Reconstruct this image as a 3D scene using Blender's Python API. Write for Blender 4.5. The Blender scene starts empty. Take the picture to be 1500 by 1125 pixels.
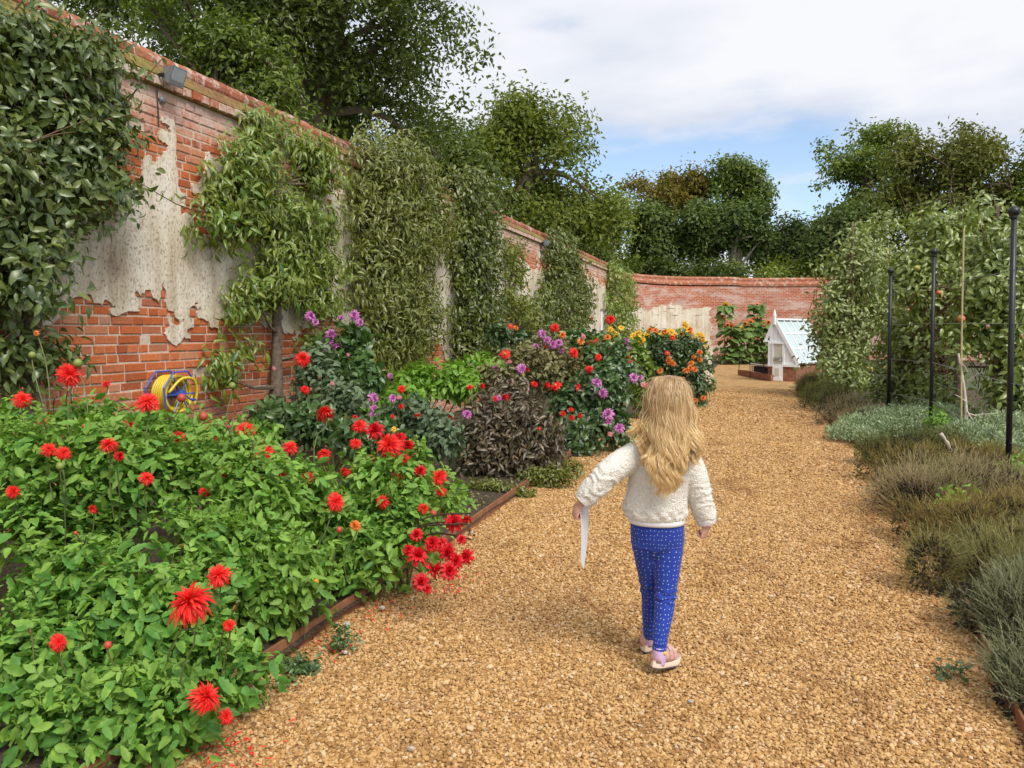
import bpy, bmesh, math, random
import numpy as np
from mathutils import Vector, Matrix, noise as mnoise

S = bpy.context.scene
COL = S.collection
R = math.radians

# ------------------------------------------------------------------ camera
FPX, CAM_H, YAW, PITCH = 1120.0, 1.4, R(17.35), R(2.0)
CX, CY = 750.0, 522.1            # principal point in photograph pixels (1500 x 1125)
cam_d = bpy.data.cameras.new('camera')
cam = bpy.data.objects.new('camera', cam_d)
COL.objects.link(cam)
cam.location = (0, 0, CAM_H)
cam.rotation_euler = (R(90) - PITCH, 0, YAW)
cam_d.sensor_width = 36.0
cam_d.lens = 36.0 * FPX / 1500.0
cam_d.shift_y = (CY - 562.5) / 1500.0
cam_d.clip_start, cam_d.clip_end = 0.05, 2000
S.camera = cam
S.render.resolution_x, S.render.resolution_y = 1024, 768

# ------------------------------------------------------------------ world, sun, exposure
SUN_EL, SUN_AZ = R(50), R(130)     # azimuth measured clockwise from +Y
w = bpy.data.worlds.new('World'); S.world = w; w.use_nodes = True
nt = w.node_tree; nt.nodes.clear()
def wn(t, **k):
    n = nt.nodes.new(t)
    for a, b in k.items(): setattr(n, a, b)
    return n
sky = wn('ShaderNodeTexSky', sky_type='NISHITA', sun_disc=False, sun_elevation=SUN_EL, sun_rotation=SUN_AZ)
sky.air_density, sky.dust_density, sky.ozone_density = 1.0, 0.6, 2.0
tc = wn('ShaderNodeTexCoord')
sep = wn('ShaderNodeSeparateXYZ'); nt.links.new(tc.outputs['Generated'], sep.inputs[0])
zc = wn('ShaderNodeMath', operation='MAXIMUM'); nt.links.new(sep.outputs[2], zc.inputs[0]); zc.inputs[1].default_value = 0.0
za = wn('ShaderNodeMath', operation='ADD'); nt.links.new(zc.outputs[0], za.inputs[0]); za.inputs[1].default_value = 0.09
dvx = wn('ShaderNodeMath', operation='DIVIDE'); nt.links.new(sep.outputs[0], dvx.inputs[0]); nt.links.new(za.outputs[0], dvx.inputs[1])
dvy = wn('ShaderNodeMath', operation='DIVIDE'); nt.links.new(sep.outputs[1], dvy.inputs[0]); nt.links.new(za.outputs[0], dvy.inputs[1])
cmb = wn('ShaderNodeCombineXYZ'); nt.links.new(dvx.outputs[0], cmb.inputs[0]); nt.links.new(dvy.outputs[0], cmb.inputs[1])
cmb.inputs[2].default_value = 3.7
def wnoise(scale, det, rough, off):
    mp = wn('ShaderNodeMapping'); nt.links.new(cmb.outputs[0], mp.inputs[0]); mp.inputs['Location'].default_value = off
    n = wn('ShaderNodeTexNoise'); nt.links.new(mp.outputs[0], n.inputs['Vector'])
    n.inputs['Scale'].default_value = scale; n.inputs['Detail'].default_value = det; n.inputs['Roughness'].default_value = rough
    return n
n1 = wnoise(0.62, 9, 0.58, (0.9, 1.3, 0))
n2 = wnoise(1.1, 6, 0.55, (4.0, 2.0, 1))
# cloud cover: thicker overhead, broken by blue bands lower down
cov = wn('ShaderNodeMapRange'); nt.links.new(zc.outputs[0], cov.inputs[0])
cov.inputs[1].default_value = 0.17; cov.inputs[2].default_value = 0.30; cov.inputs[3].default_value = 0.02; cov.inputs[4].default_value = 0.15
add = wn('ShaderNodeMath', operation='ADD'); nt.links.new(n1.outputs['Fac'], add.inputs[0]); nt.links.new(cov.outputs[0], add.inputs[1])
msk = wn('ShaderNodeMapRange', interpolation_type='SMOOTHSTEP'); nt.links.new(add.outputs[0], msk.inputs[0])
msk.inputs[1].default_value = 0.48; msk.inputs[2].default_value = 0.64; msk.inputs[3].default_value = 0.12; msk.inputs[4].default_value = 0.97
cl = wn('ShaderNodeValToRGB'); nt.links.new(n2.outputs['Fac'], cl.inputs[0])
cl.color_ramp.elements[0].position = 0.36; cl.color_ramp.elements[0].color = (4.75, 5.05, 5.75, 1)
cl.color_ramp.elements[1].position = 0.60; cl.color_ramp.elements[1].color = (6.25, 6.3, 6.5, 1)
skym = wn('ShaderNodeMix', data_type='RGBA', blend_type='MULTIPLY'); skym.inputs[0].default_value = 1.0
nt.links.new(sky.outputs[0], skym.inputs[6]); skym.inputs[7].default_value = (1.25, 1.25, 1.25, 1)
mx = wn('ShaderNodeMix', data_type='RGBA')
nt.links.new(msk.outputs[0], mx.inputs[0]); nt.links.new(skym.outputs[2], mx.inputs[6]); nt.links.new(cl.outputs[0], mx.inputs[7])
bg = wn('ShaderNodeBackground'); bg.inputs['Strength'].default_value = 0.10
nt.links.new(mx.outputs[2], bg.inputs['Color'])
wo = wn('ShaderNodeOutputWorld'); nt.links.new(bg.outputs[0], wo.inputs['Surface'])

sl = bpy.data.lights.new('sun', 'SUN'); sl.energy = 2.3; sl.angle = R(28); sl.color = (1.0, 0.94, 0.84)
so = bpy.data.objects.new('sun', sl); COL.objects.link(so)
sd = Vector((math.sin(SUN_AZ) * math.cos(SUN_EL), math.cos(SUN_AZ) * math.cos(SUN_EL), math.sin(SUN_EL)))
so.rotation_euler = sd.to_track_quat('Z', 'Y').to_euler(); so.location = (20, -8, 30)
S.view_settings.view_transform = 'Standard'; S.view_settings.look = 'None'
S.view_settings.exposure = 0.62; S.view_settings.gamma = 1.0; S.view_settings.use_curve_mapping = False
S.render.engine = 'CYCLES'
S.cycles.use_denoising = True
S.cycles.max_bounces = 8; S.cycles.transparent_max_bounces = 12; S.cycles.diffuse_bounces = 4; S.cycles.transmission_bounces = 6

# ------------------------------------------------------------------ geometry of the view -> the place
_rot = cam.rotation_euler.to_matrix()
_Rv, _Uv, _Fv = (np.array(_rot @ Vector(v)) for v in ((1, 0, 0), (0, 1, 0), (0, 0, -1)))
CAMP = np.array((0, 0, CAM_H))
FH = np.array((-math.sin(YAW), math.cos(YAW), 0.0))       # horizontal forward
RH = np.array((math.cos(YAW), math.sin(YAW), 0.0))
def ray(px, py): return _Fv + (px - CX) / FPX * _Rv + (CY - py) / FPX * _Uv
def at_depth(px, py, d):
    r = ray(px, py); return CAMP + r * (d / r.dot(FH))
def at_ground(px, py, z=0.0):
    r = ray(px, py); return CAMP + r * ((z - CAM_H) / r[2])
def at_x(px, py, x):
    r = ray(px, py); return CAMP + r * (x / r[0])

# ------------------------------------------------------------------ helpers
def rng(seed): return np.random.default_rng(seed)
def nrm(a):
    a = np.asarray(a, float); return a / np.maximum(np.linalg.norm(a, axis=-1, keepdims=True), 1e-9)
def _hash(ix, iy, iz, seed):
    h = (ix * 374761393 + iy * 668265263 + iz * 2147483647 + seed * 1274126177) & 0x7fffffff
    h = ((h ^ (h >> 13)) * 1274126177) & 0x7fffffff
    return ((h ^ (h >> 16)) & 0xffff) / 65535.0
def vnoise(P, scale=1.0, seed=0):
    P = np.asarray(P, float) * scale; I = np.floor(P).astype(np.int64); f = P - I; f = f * f * (3 - 2 * f)
    o = 0
    for dx in (0, 1):
        for dy in (0, 1):
            for dz in (0, 1):
                wgt = (f[..., 0] if dx else 1 - f[..., 0]) * (f[..., 1] if dy else 1 - f[..., 1]) * (f[..., 2] if dz else 1 - f[..., 2])
                o = o + wgt * _hash(I[..., 0] + dx, I[..., 1] + dy, I[..., 2] + dz, seed)
    return o
def fbm(P, scale=1.0, seed=0, oct=4):
    a, o, t = 1.0, 0, 0
    for i in range(oct):
        o = o + a * vnoise(P, scale * 2 ** i, seed + i * 17); t += a; a *= .5
    return o / t

BASE = {}
def thing(name, label, cat, loc=(0, 0, 0), group=None):
    o = bpy.data.objects.new(name, None); COL.objects.link(o); o.location = loc; o.empty_display_size = .1
    o['label'] = label; o['category'] = cat
    if group: o['group'] = group
    BASE[o.name] = np.array(loc, float)
    return o
def make_mesh(name, V, faces, mat, rnd=None, smooth=False, attrs=None, midx=None):
    me = bpy.data.meshes.new(name)
    V = np.asarray(V, np.float32)
    if isinstance(faces, np.ndarray): faces = [faces]
    faces = [np.asarray(f, np.int32) for f in faces if len(f)]
    li = np.concatenate([f.ravel() for f in faces]); tot = np.concatenate([np.full(len(f), f.shape[1], np.int32) for f in faces])
    me.vertices.add(len(V)); me.vertices.foreach_set('co', V.ravel())
    me.loops.add(len(li)); me.loops.foreach_set('vertex_index', li)
    me.polygons.add(len(tot)); me.polygons.foreach_set('loop_start', np.concatenate(([0], np.cumsum(tot)[:-1])).astype(np.int32))
    if midx is not None: me.polygons.foreach_set('material_index', np.asarray(midx, np.int32))
    me.polygons.foreach_set('use_smooth', np.full(len(tot), bool(smooth)))
    for m in (mat if isinstance(mat, (list, tuple)) else [mat]): me.materials.append(m)
    if rnd is not None:
        a = me.attributes.new('rnd', 'FLOAT', 'POINT'); a.data.foreach_set('value', np.asarray(rnd, np.float32))
    for k, v in (attrs or {}).items():
        a = me.attributes.new(k, 'FLOAT_VECTOR', 'POINT'); a.data.foreach_set('vector', np.asarray(v, np.float32).ravel())
    me.update(calc_edges=True)
    return me
def link(name, me, parent=None, kind=None, M=None, label=None, mat_world=None):
    o = bpy.data.objects.new(name, me); COL.objects.link(o)
    if parent is not None:
        o.parent = parent; BASE[o.name] = BASE[parent.name]
    if M is not None: o.matrix_local = M
    if kind: o['kind'] = kind
    if label: o['label'] = label
    return o
def part(name, geo, mat, parent, kind=None, smooth=False, label=None, attrs=None):
    """geo = (V, F[, rnd]) in world metres; stored relative to the parent's base."""
    V, F = geo[0], geo[1]; rnd = geo[2] if len(geo) > 2 else None
    V = np.asarray(V, float) - BASE[parent.name]
    return link(name, make_mesh(name, V, F, mat, rnd, smooth, attrs), parent, kind, label=label)
def setting(name, geo, mat, kind='structure', smooth=False, attrs=None):
    rnd = geo[2] if len(geo) > 2 else None
    o = link(name, make_mesh(name, geo[0], geo[1], mat, rnd, smooth, attrs)); o['kind'] = kind
    BASE[o.name] = np.zeros(3)
    return o
def place(name, me, parent, pos, rot3, scale):
    """one more object sharing mesh data; rot3 = 3x3 columns x,y,z"""
    M = Matrix.Identity(4)
    sc = (scale,) * 3 if np.isscalar(scale) else scale
    for i in range(3):
        for j in range(3): M[i][j] = float(rot3[i][j] * sc[j])
        M[i][3] = float(pos[i] - BASE[parent.name][i])
    return link(name, me, parent, M=M)
def join(*geos):
    V, F, Rn, off = [], [], [], 0
    has = any(len(g) > 2 and g[2] is not None for g in geos)
    for g in geos:
        v = np.asarray(g[0], float); V.append(v)
        fs = [g[1]] if isinstance(g[1], np.ndarray) else g[1]
        F += [np.asarray(f) + off for f in fs if len(f)]
        if has: Rn.append(np.asarray(g[2]) if len(g) > 2 and g[2] is not None else np.zeros(len(v)))
        off += len(v)
    by = {}
    for f in F: by.setdefault(f.shape[1], []).append(f)
    return (np.concatenate(V), [np.concatenate(x) for x in by.values()]) + ((np.concatenate(Rn),) if has else ())
def box(c, s, rz=0.0, taper=1.0):
    x, y, z = np.array(s) / 2.0
    v = np.array([(-x, -y, -z), (x, -y, -z), (x, y, -z), (-x, y, -z), (-x * taper, -y * taper, z), (x * taper, -y * taper, z), (x * taper, y * taper, z), (-x * taper, y * taper, z)])
    cr, sr = math.cos(rz), math.sin(rz)
    v = np.stack([v[:, 0] * cr - v[:, 1] * sr, v[:, 0] * sr + v[:, 1] * cr, v[:, 2]], 1) + np.array(c)
    return v, np.array([(0, 3, 2, 1), (4, 5, 6, 7), (0, 1, 5, 4), (1, 2, 6, 5), (2, 3, 7, 6), (3, 0, 4, 7)])
def tube(P, rad, sides=6, cap=True, ecc=None, flat=None):
    P = np.asarray(P, float); n = len(P); rad = np.broadcast_to(np.asarray(rad, float), (n,))
    T = nrm(np.gradient(P, axis=0)); ref = np.array((0.13, 0.21, 1.0)) if abs(T[0][2]) < .9 else np.array((1.0, .1, .05))
    A = nrm(np.cross(T, ref)); B = np.cross(T, A)
    a = np.linspace(0, 2 * np.pi, sides, endpoint=False)
    V = P[:, None] + rad[:, None, None] * (np.cos(a)[None, :, None] * A[:, None] + np.sin(a)[None, :, None] * B[:, None])
    V = V.reshape(-1, 3); i = np.arange(n - 1)[:, None] * sides; j = np.arange(sides)[None]; k = (j + 1) % sides
    F = [np.stack([i + j, i + k, i + k + sides, i + j + sides], -1).reshape(-1, 4)]
    if cap:
        F.append(np.array([list(range(sides))[::-1], list(range((n - 1) * sides, n * sides))]))
    return V, F
def catmull(P, n):
    P = np.asarray(P, float); Q = np.vstack([2 * P[0] - P[1], P, 2 * P[-1] - P[-2]])
    t = np.linspace(0, len(P) - 1 - 1e-6, n); i = t.astype(int); f = (t - i)[:, None]
    a, b, c, d = Q[i], Q[i + 1], Q[i + 2], Q[i + 3]
    return .5 * (2 * b + (c - a) * f + (2 * a - 5 * b + 4 * c - d) * f ** 2 + (3 * b - a - 3 * c + d) * f ** 3)
def ball(c, r, seg=10, rings=7):
    c = np.array(c, float); r = np.broadcast_to(np.asarray(r, float), (3,))
    V = [c + r * (0, 0, 1)]
    for i in range(1, rings):
        t = math.pi * i / rings
        for j in range(seg):
            p = 2 * math.pi * j / seg; V.append(c + r * np.array((math.sin(t) * math.cos(p), math.sin(t) * math.sin(p), math.cos(t))))
    V.append(c - r * (0, 0, 1)); T, Q = [], []
    for j in range(seg):
        T.append((0, 1 + j, 1 + (j + 1) % seg)); b = 1 + (rings - 2) * seg; T.append((len(V) - 1, b + (j + 1) % seg, b + j))
        for i in range(rings - 2):
            a = 1 + i * seg; Q.append((a + j, a + seg + j, a + seg + (j + 1) % seg, a + (j + 1) % seg))
    return np.array(V), [np.array(T), np.array(Q)]
def loft(rings):
    """rings: (n, m, 3) closed loops -> capped skin"""
    rings = np.asarray(rings, float); n, m = rings.shape[:2]
    i = np.arange(n - 1)[:, None] * m; j = np.arange(m)[None]; k = (j + 1) % m
    return rings.reshape(-1, 3), [np.stack([i + j, i + k, i + k + m, i + j + m], -1).reshape(-1, 4), np.array([list(range(m))[::-1], list(range((n - 1) * m, n * m))])]

# leaves and other small templates: y = along the leaf, z = upper face, unit length
def tpl_diamond(wd=.5, fold=.12, bend=-.12):
    return np.array([(0, 0, 0), (-wd / 2, .48, fold), (0, 1, bend), (wd / 2, .48, fold)]), np.array([(0, 1, 2), (0, 2, 3)])
def tpl_leaf(wd=.42, fold=.1, bend=-.25, peak=.4):
    V = [(0, 0, 0), (0, .33, -.01), (0, .68, bend * .4), (0, 1, bend), (-wd * .46, .30, fold), (-wd * .40, .66, fold * .8 + bend * .4), (wd * .46, .30, fold), (wd * .40, .66, fold * .8 + bend * .4)]
    F = [(0, 4, 1), (0, 1, 6), (3, 2, 5), (3, 7, 2)]; Q = [(1, 4, 5, 2), (6, 1, 2, 7)]
    F += [(a, b, c) for a, b, c, d in Q] + [(a, c, d) for a, b, c, d in Q]
    return np.array(V, float), np.array(F), np.array([.12] * 4 + [-.02] * 4)
def tpl_serrate(wd=.55, bend=-.22, seed=0):
    r = random.Random(seed); ys = [0, .16, .27, .4, .52, .66, .77, .9, 1.0]; prof = [0, .68, .82, 1.0, .9, .84, .62, .34, 0]
    V, F = [], []; n = len(ys)
    for i, (y, p) in enumerate(zip(ys, prof)):
        z = bend * y * y + .03 * math.sin(6 * y + seed)
        tooth = (.05 if i % 2 else -.03) if 0 < i < n - 1 else 0
        V += [(0, y, z), (-wd / 2 * p * (1 + tooth), y + (tooth * .6), z + .10 * p + r.uniform(-.02, .03)), (wd / 2 * p * (1 + tooth), y + tooth * .6, z + .10 * p + r.uniform(-.02, .03))]
    for i in range(n - 1):
        a, b = 3 * i, 3 * i + 3
        if i == 0: F += [(a, b + 1, b), (a, b, b + 2)]
        elif i == n - 2: F += [(a, a + 1, b), (a, b, a + 2)]
        else: F += [(a, a + 1, b + 1), (a, b + 1, b), (a, b, b + 2), (a, b + 2, a + 2)]
    return np.array(V, float), np.array(F), np.array([.15 if k % 3 == 0 else (-.04 if (k // 3) % 2 else .05) for k in range(len(V))])
def frames(d, n):
    y = nrm(d); x = nrm(np.cross(y, n)); z = np.cross(x, y)
    return x, y, z
def scatter(tpl, pos, d, n, size, rnd=None):
    TV, TF = tpl[:2]; pos = np.asarray(pos, float); N = len(pos)
    x, y, z = frames(d, n); s = np.broadcast_to(np.asarray(size, float), (N,))[:, None, None]
    V = pos[:, None] + s * (TV[None, :, 0:1] * x[:, None] + TV[None, :, 1:2] * y[:, None] + TV[None, :, 2:3] * z[:, None])
    F = TF[None] + (np.arange(N) * len(TV))[:, None, None]
    out = (V.reshape(-1, 3), F.reshape(-1, TF.shape[1]))
    if rnd is not None and len(tpl) > 2: return out + ((np.maximum(np.repeat(rnd * .86, len(TV)).reshape(N, -1) + tpl[2][None], 0)).ravel(),)
    return out + ((np.repeat(rnd, len(TV)),) if rnd is not None else (None,))
def compound(tpl, leaflets):
    """leaflets: (y, side angle, size); returns a compound-leaf template with its stalk"""
    V, F, o = [], [], 0
    for y, a, s in leaflets:
        c, sn = math.cos(a), math.sin(a); v = tpl[0] * s
        v = np.stack([v[:, 0] * c + v[:, 1] * sn, -v[:, 0] * sn + v[:, 1] * c + y, v[:, 2] - .12 * y * y], 1)
        V.append(v); F.append(tpl[1] + o); o += len(v)
    sv = np.array([(-.012, -.25, .02), (.012, -.25, .02), (.008, .55, -.03), (-.008, .55, -.03)]); V.append(sv); F.append(np.array([(0, 1, 2), (0, 2, 3)]) + o)
    return np.concatenate(V), np.concatenate(F)

def sphere_dirs(r, n):
    v = r.normal(size=(n, 3)); return nrm(v)
def blob_points(blobs, n, r, lo=.72, hi=1.0, zmin=None, reject=.62):
    """random points in the outer shell of a union of ellipsoids, with the outward direction"""
    B = np.asarray(blobs, float); ar = (B[:, 3] * B[:, 4] + B[:, 4] * B[:, 5] + B[:, 3] * B[:, 5]); ar /= ar.sum()
    P, O = [], []; got = 0
    for _ in range(12):
        m = int((n - got) * 1.6) + 20
        k = r.choice(len(B), m, p=ar); d = sphere_dirs(r, m); q = lo + (hi - lo) * r.random(m) ** .7
        p = B[k, :3] + d * B[k, 3:] * q[:, None]; o = nrm(d / B[k, 3:])
        inside = np.zeros(m, bool)
        for j in range(len(B)):
            rr = np.linalg.norm((p - B[j, :3]) / B[j, 3:], axis=1); inside |= (rr < reject) & (k != j)
        ok = ~inside
        if zmin is not None: ok &= p[:, 2] > zmin
        P.append(p[ok]); O.append(o[ok]); got += ok.sum()
        if got >= n: break
    return np.concatenate(P)[:n], np.concatenate(O)[:n]
def foliage(blobs, n, tpl, size, seed, per=14, clump=.3, lo=.55, droop=.25, up=.5, out=.7, zmin=None, vary=.35, flat=.75, rnd_clump=.55, gap=.30, reject=.62, stray=0.0):
    r = rng(seed); nc = max(1, int(n / per / (1 - gap * .55))); blobs = np.array(blobs, float); blobs[:, 3:] = np.maximum(blobs[:, 3:] - clump * .8, blobs[:, 3:] * .42)
    C, O = blob_points(blobs, nc, r, lo, 1.0, zmin, reject)
    ok = vnoise(C, .42 / clump, seed) > gap; C, O = C[ok], O[ok]
    if stray: C = C + O * (stray * r.random(len(C)) ** 4)[:, None]
    nc = len(C); k = np.repeat(np.arange(nc), per); m = len(k)
    off = r.normal(size=(m, 3)) * (1, 1, flat); off *= (r.random(m) ** .4 / np.linalg.norm(off, axis=1))[:, None] * 1.2
    cs = clump * r.uniform(.6, 1.35, nc)
    P = C[k] + off * cs[k][:, None]
    nor = nrm(out * nrm(off) * .8 + O[k] * out + np.array((0, 0, up)) + r.normal(size=(m, 3)) * .38)
    d = nrm(np.cross(nor, r.normal(size=(m, 3)))); d = nrm(d + O[k] * .35 + nrm(off) * .4 + np.array((0, 0, -droop)))
    sz = size * r.uniform(1 - vary, 1 + vary, m)
    rc = r.random(nc); rnd = rnd_clump * rc[k] + (1 - rnd_clump) * r.random(m)
    if zmin is not None:
        ok = P[:, 2] > zmin; P, d, nor, sz, rnd = P[ok], d[ok], nor[ok], sz[ok], rnd[ok]
    return P, d, nor, sz, rnd, C
def blob_px(px, py, rx, ry, depth, thick=None):
    c = at_depth(px, py, depth); k = depth / FPX
    return (c[0], c[1], c[2], rx * k, (thick if thick else rx) * k, ry * k)

# ------------------------------------------------------------------ materials
class NT:
    def __init__(s, name):
        s.m = bpy.data.materials.new(name); s.m.use_nodes = True; s.t = s.m.node_tree; s.t.nodes.clear()
        s.out = s.n('ShaderNodeOutputMaterial')
    def n(s, t, **k):
        x = s.t.nodes.new(t)
        for a, b in k.items(): setattr(x, a, b)
        return x
    def l(s, a, b): s.t.links.new(a, b)
    def val(s, sock, v):
        if isinstance(v, bpy.types.NodeSocket): s.l(v, sock)
        else: sock.default_value = v
    def math(s, op, a, b=0.0, clamp=False):
        x = s.n('ShaderNodeMath', operation=op, use_clamp=clamp); s.val(x.inputs[0], a); s.val(x.inputs[1], b); return x.outputs[0]
    def mix(s, f, a, b, bt='MIX'):
        x = s.n('ShaderNodeMix', data_type='RGBA', blend_type=bt); s.val(x.inputs[0], f); s.val(x.inputs[6], a); s.val(x.inputs[7], b); return x.outputs[2]
    def noise(s, vec=None, scale=5, det=3, rough=.5, out='Fac', dist=0):
        x = s.n('ShaderNodeTexNoise'); x.inputs['Scale'].default_value = scale; x.inputs['Detail'].default_value = det; x.inputs['Roughness'].default_value = rough; x.inputs['Distortion'].default_value = dist
        if vec is not None: s.l(vec, x.inputs['Vector'])
        return x.outputs[out]
    def ramp(s, f, stops, ip='LINEAR'):
        x = s.n('ShaderNodeValToRGB'); s.val(x.inputs[0], f); e = x.color_ramp.elements; x.color_ramp.interpolation = ip
        while len(e) < len(stops): e.new(.5)
        for i, (p, c) in enumerate(stops): e[i].position = p; e[i].color = tuple(c) + (1,) if len(c) == 3 else c
        return x.outputs[0]
    def rng(s, f, a, b, c=0.0, d=1.0):
        x = s.n('ShaderNodeMapRange'); s.val(x.inputs[0], f)
        for i, v in enumerate((a, b, c, d)): s.val(x.inputs[i + 1], v)
        return x.outputs[0]
    def pos(s): return s.n('ShaderNodeNewGeometry').outputs['Position']
    def stretch(s, vec, sc):
        x = s.n('ShaderNodeMapping'); s.l(vec, x.inputs[0]); x.inputs['Scale'].default_value = sc; return x.outputs[0]
    def xyz(s, vec):
        x = s.n('ShaderNodeSeparateXYZ'); s.l(vec, x.inputs[0]); return x.outputs
    def rnd(s):
        a = s.n('ShaderNodeAttribute', attribute_name='rnd').outputs['Fac']; o = s.n('ShaderNodeObjectInfo').outputs['Random']
        return s.math('PINGPONG', s.math('ADD', a, o), 1.0)
    def bump(s, h, strength=.5, dist=.01):
        x = s.n('ShaderNodeBump'); x.inputs['Strength'].default_value = strength; x.inputs['Distance'].default_value = dist; s.l(h, x.inputs['Height']); return x.outputs[0]
    def pbr(s, col, rough=.6, normal=None, metal=0.0, spec=.5, sheen=0.0, trans=0.0, alpha=None):
        x = s.n('ShaderNodeBsdfPrincipled'); s.val(x.inputs['Base Color'], col if isinstance(col, bpy.types.NodeSocket) else tuple(col) + (1,)); s.val(x.inputs['Roughness'], rough)
        x.inputs['Metallic'].default_value = metal; x.inputs['Specular IOR Level'].default_value = spec; x.inputs['Sheen Weight'].default_value = sheen; x.inputs['Transmission Weight'].default_value = trans
        if normal is not None: s.l(normal, x.inputs['Normal'])
        return x.outputs[0]
    def done(s, sh): s.l(sh, s.out.inputs['Surface']); return s.m

def leaf_mat(name, stops, rough=.5, trans=.28, spec=.4, grain=60, tint=(1.25, 1.3, .55)):
    t = NT(name); f = t.rnd()
    c = t.ramp(f, [(i / max(1, len(stops) - 1), s) for i, s in enumerate(stops)])
    g = t.noise(t.pos(), grain, 2)
    c = t.mix(1.0, c, t.ramp(g, [(.3, (.78, .8, .78)), (.7, (1.15, 1.15, 1.1))]), 'MULTIPLY')
    p = t.pbr(c, rough, spec=spec)
    tr = t.n('ShaderNodeBsdfTranslucent'); t.l(t.mix(1.0, c, tint + (1,), 'MULTIPLY'), tr.inputs[0])
    m = t.n('ShaderNodeMixShader'); m.inputs[0].default_value = trans; t.l(p, m.inputs[1]); t.l(tr.outputs[0], m.inputs[2])
    return t.done(m.outputs[0])
def plain(name, col, rough=.6, metal=0.0, spec=.5, var=.12, scale=30, bump=.0, sheen=0.0):
    t = NT(name); n = t.noise(t.pos(), scale, 4)
    c = t.mix(1.0, tuple(col) + (1,), t.ramp(n, [(.25, (1 - var,) * 3), (.75, (1 + var,) * 3)]), 'MULTIPLY')
    return t.done(t.pbr(c, rough, t.bump(n, bump, .004) if bump else None, metal, spec, sheen))
# ------------------------------------------------------------------ surface materials
def brick_shader(t, f, P, zfac=True):
    c = t.ramp(f, [(0, (.36, .092, .036)), (.25, (.54, .142, .048)), (.55, (.62, .19, .070)), (.8, (.44, .15, .08)), (.92, (.62, .25, .12)), (1, (.50, .26, .17))])
    n = t.noise(P, 55, 5, .65); c = t.mix(1.0, c, t.ramp(n, [(.3, (.72, .7, .7)), (.7, (1.16, 1.14, 1.12))]), 'MULTIPLY')
    x = t.xyz(P)
    up = t.rng(x[2], 2.85, 3.25, 0, .40) if zfac else 0.0
    lo = t.rng(x[2], 1.5, .5, 0, .25) if zfac else 0.0
    wgt = t.math('ADD', up, lo)
    e1 = t.noise(P, 2.1, 5, .6); e2 = t.noise(P, 26, 4, .7)
    e = t.math('ADD', t.math('ADD', t.math('MULTIPLY', e1, .7), t.math('MULTIPLY', e2, .5)), wgt)
    k = t.rng(e, .77, 1.05, 0, .85)
    c = t.mix(k, c, (.68, .54, .47, 1))
    dk = t.rng(t.noise(P, 1.3, 5, .7), .55, .8, 0, .35); c = t.mix(dk, c, (.20, .07, .04, 1))
    return c, n
t = NT('old red brick'); P_ = t.pos(); c, n = brick_shader(t, t.rnd(), P_)
M_BRICK = t.done(t.pbr(c, .88, t.bump(t.noise(P_, 90, 5, .7), .7, .006), spec=.2))
t = NT('lime mortar'); P_ = t.pos(); n = t.noise(P_, 40, 5, .7)
M_MORTAR = t.done(t.pbr(t.ramp(n, [(.25, (.42, .31, .23)), (.55, (.62, .51, .40)), (.8, (.72, .63, .52))]), .95, t.bump(n, .8, .008), spec=.1))
t = NT('weathered lime render'); P_ = t.pos(); n = t.noise(P_, 1.6, 6, .62); st = t.noise(t.stretch(P_, (7, 7, .7)), 1.0, 5, .6)
c = t.ramp(t.math('ADD', t.math('MULTIPLY', n, .5), t.math('MULTIPLY', st, .5)), [(.34, (.40, .31, .21)), (.44, (.61, .51, .38)), (.54, (.75, .67, .54)), (.66, (.83, .78, .68))])
pit = t.noise(t.stretch(P_, (1, 1, .55)), 58, 5, .75); pm = t.rng(pit, .55, .66, 0, .8); c = t.mix(pm, c, (.32, .20, .12, 1))
pk = t.rng(t.noise(P_, 7, 6, .75), .56, .68, 0, .7); c = t.mix(pk, c, (.50, .36, .27, 1))
hh = t.math('SUBTRACT', t.math('MULTIPLY', t.noise(P_, 22, 6, .7), .6), t.math('MULTIPLY', pm, .5))
M_PLASTER = t.done(t.pbr(c, .95, t.bump(hh, .8, .012), spec=.15))
t = NT('mossy coping ledge'); P_ = t.pos(); n = t.noise(P_, 18, 6, .7); n2_ = t.noise(P_, 3, 4, .6)
c = t.mix(t.rng(n2_, .42, .62), t.ramp(n, [(.3, (.16, .085, .04)), (.7, (.34, .20, .10))]), t.ramp(n, [(.3, (.14, .13, .035)), (.7, (.36, .30, .09))]))
M_MOSS = t.done(t.pbr(c, .95, t.bump(n, 1.0, .02), spec=.1))
t = NT('lichen spotted coping brick'); P_ = t.pos(); n = t.noise(P_, 30, 5, .65); n2_ = t.noise(P_, 7, 5, .7)
c = t.ramp(t.rnd(), [(0, (.20, .065, .04)), (.5, (.33, .105, .06)), (1, (.40, .16, .085))])
c = t.mix(1.0, c, t.ramp(n, [(.3, (.7, .7, .7)), (.7, (1.2, 1.2, 1.2))]), 'MULTIPLY')
c = t.mix(t.rng(n2_, .53, .66, 0, .8), c, (.60, .53, .47, 1))
M_COPING = t.done(t.pbr(c, .9, t.bump(n, .6, .008), spec=.2))
t = NT('whitened header brick'); P_ = t.pos(); n = t.noise(P_, 24, 5, .7)
c = t.mix(t.rng(t.math('ADD', t.math('MULTIPLY', n, .7), t.math('MULTIPLY', t.rnd(), .35)), .38, .62, 0, .9), (.38, .12, .06, 1), (.62, .52, .43, 1))
M_HEADER = t.done(t.pbr(c, .92, t.bump(n, .6, .008), spec=.15))

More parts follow.
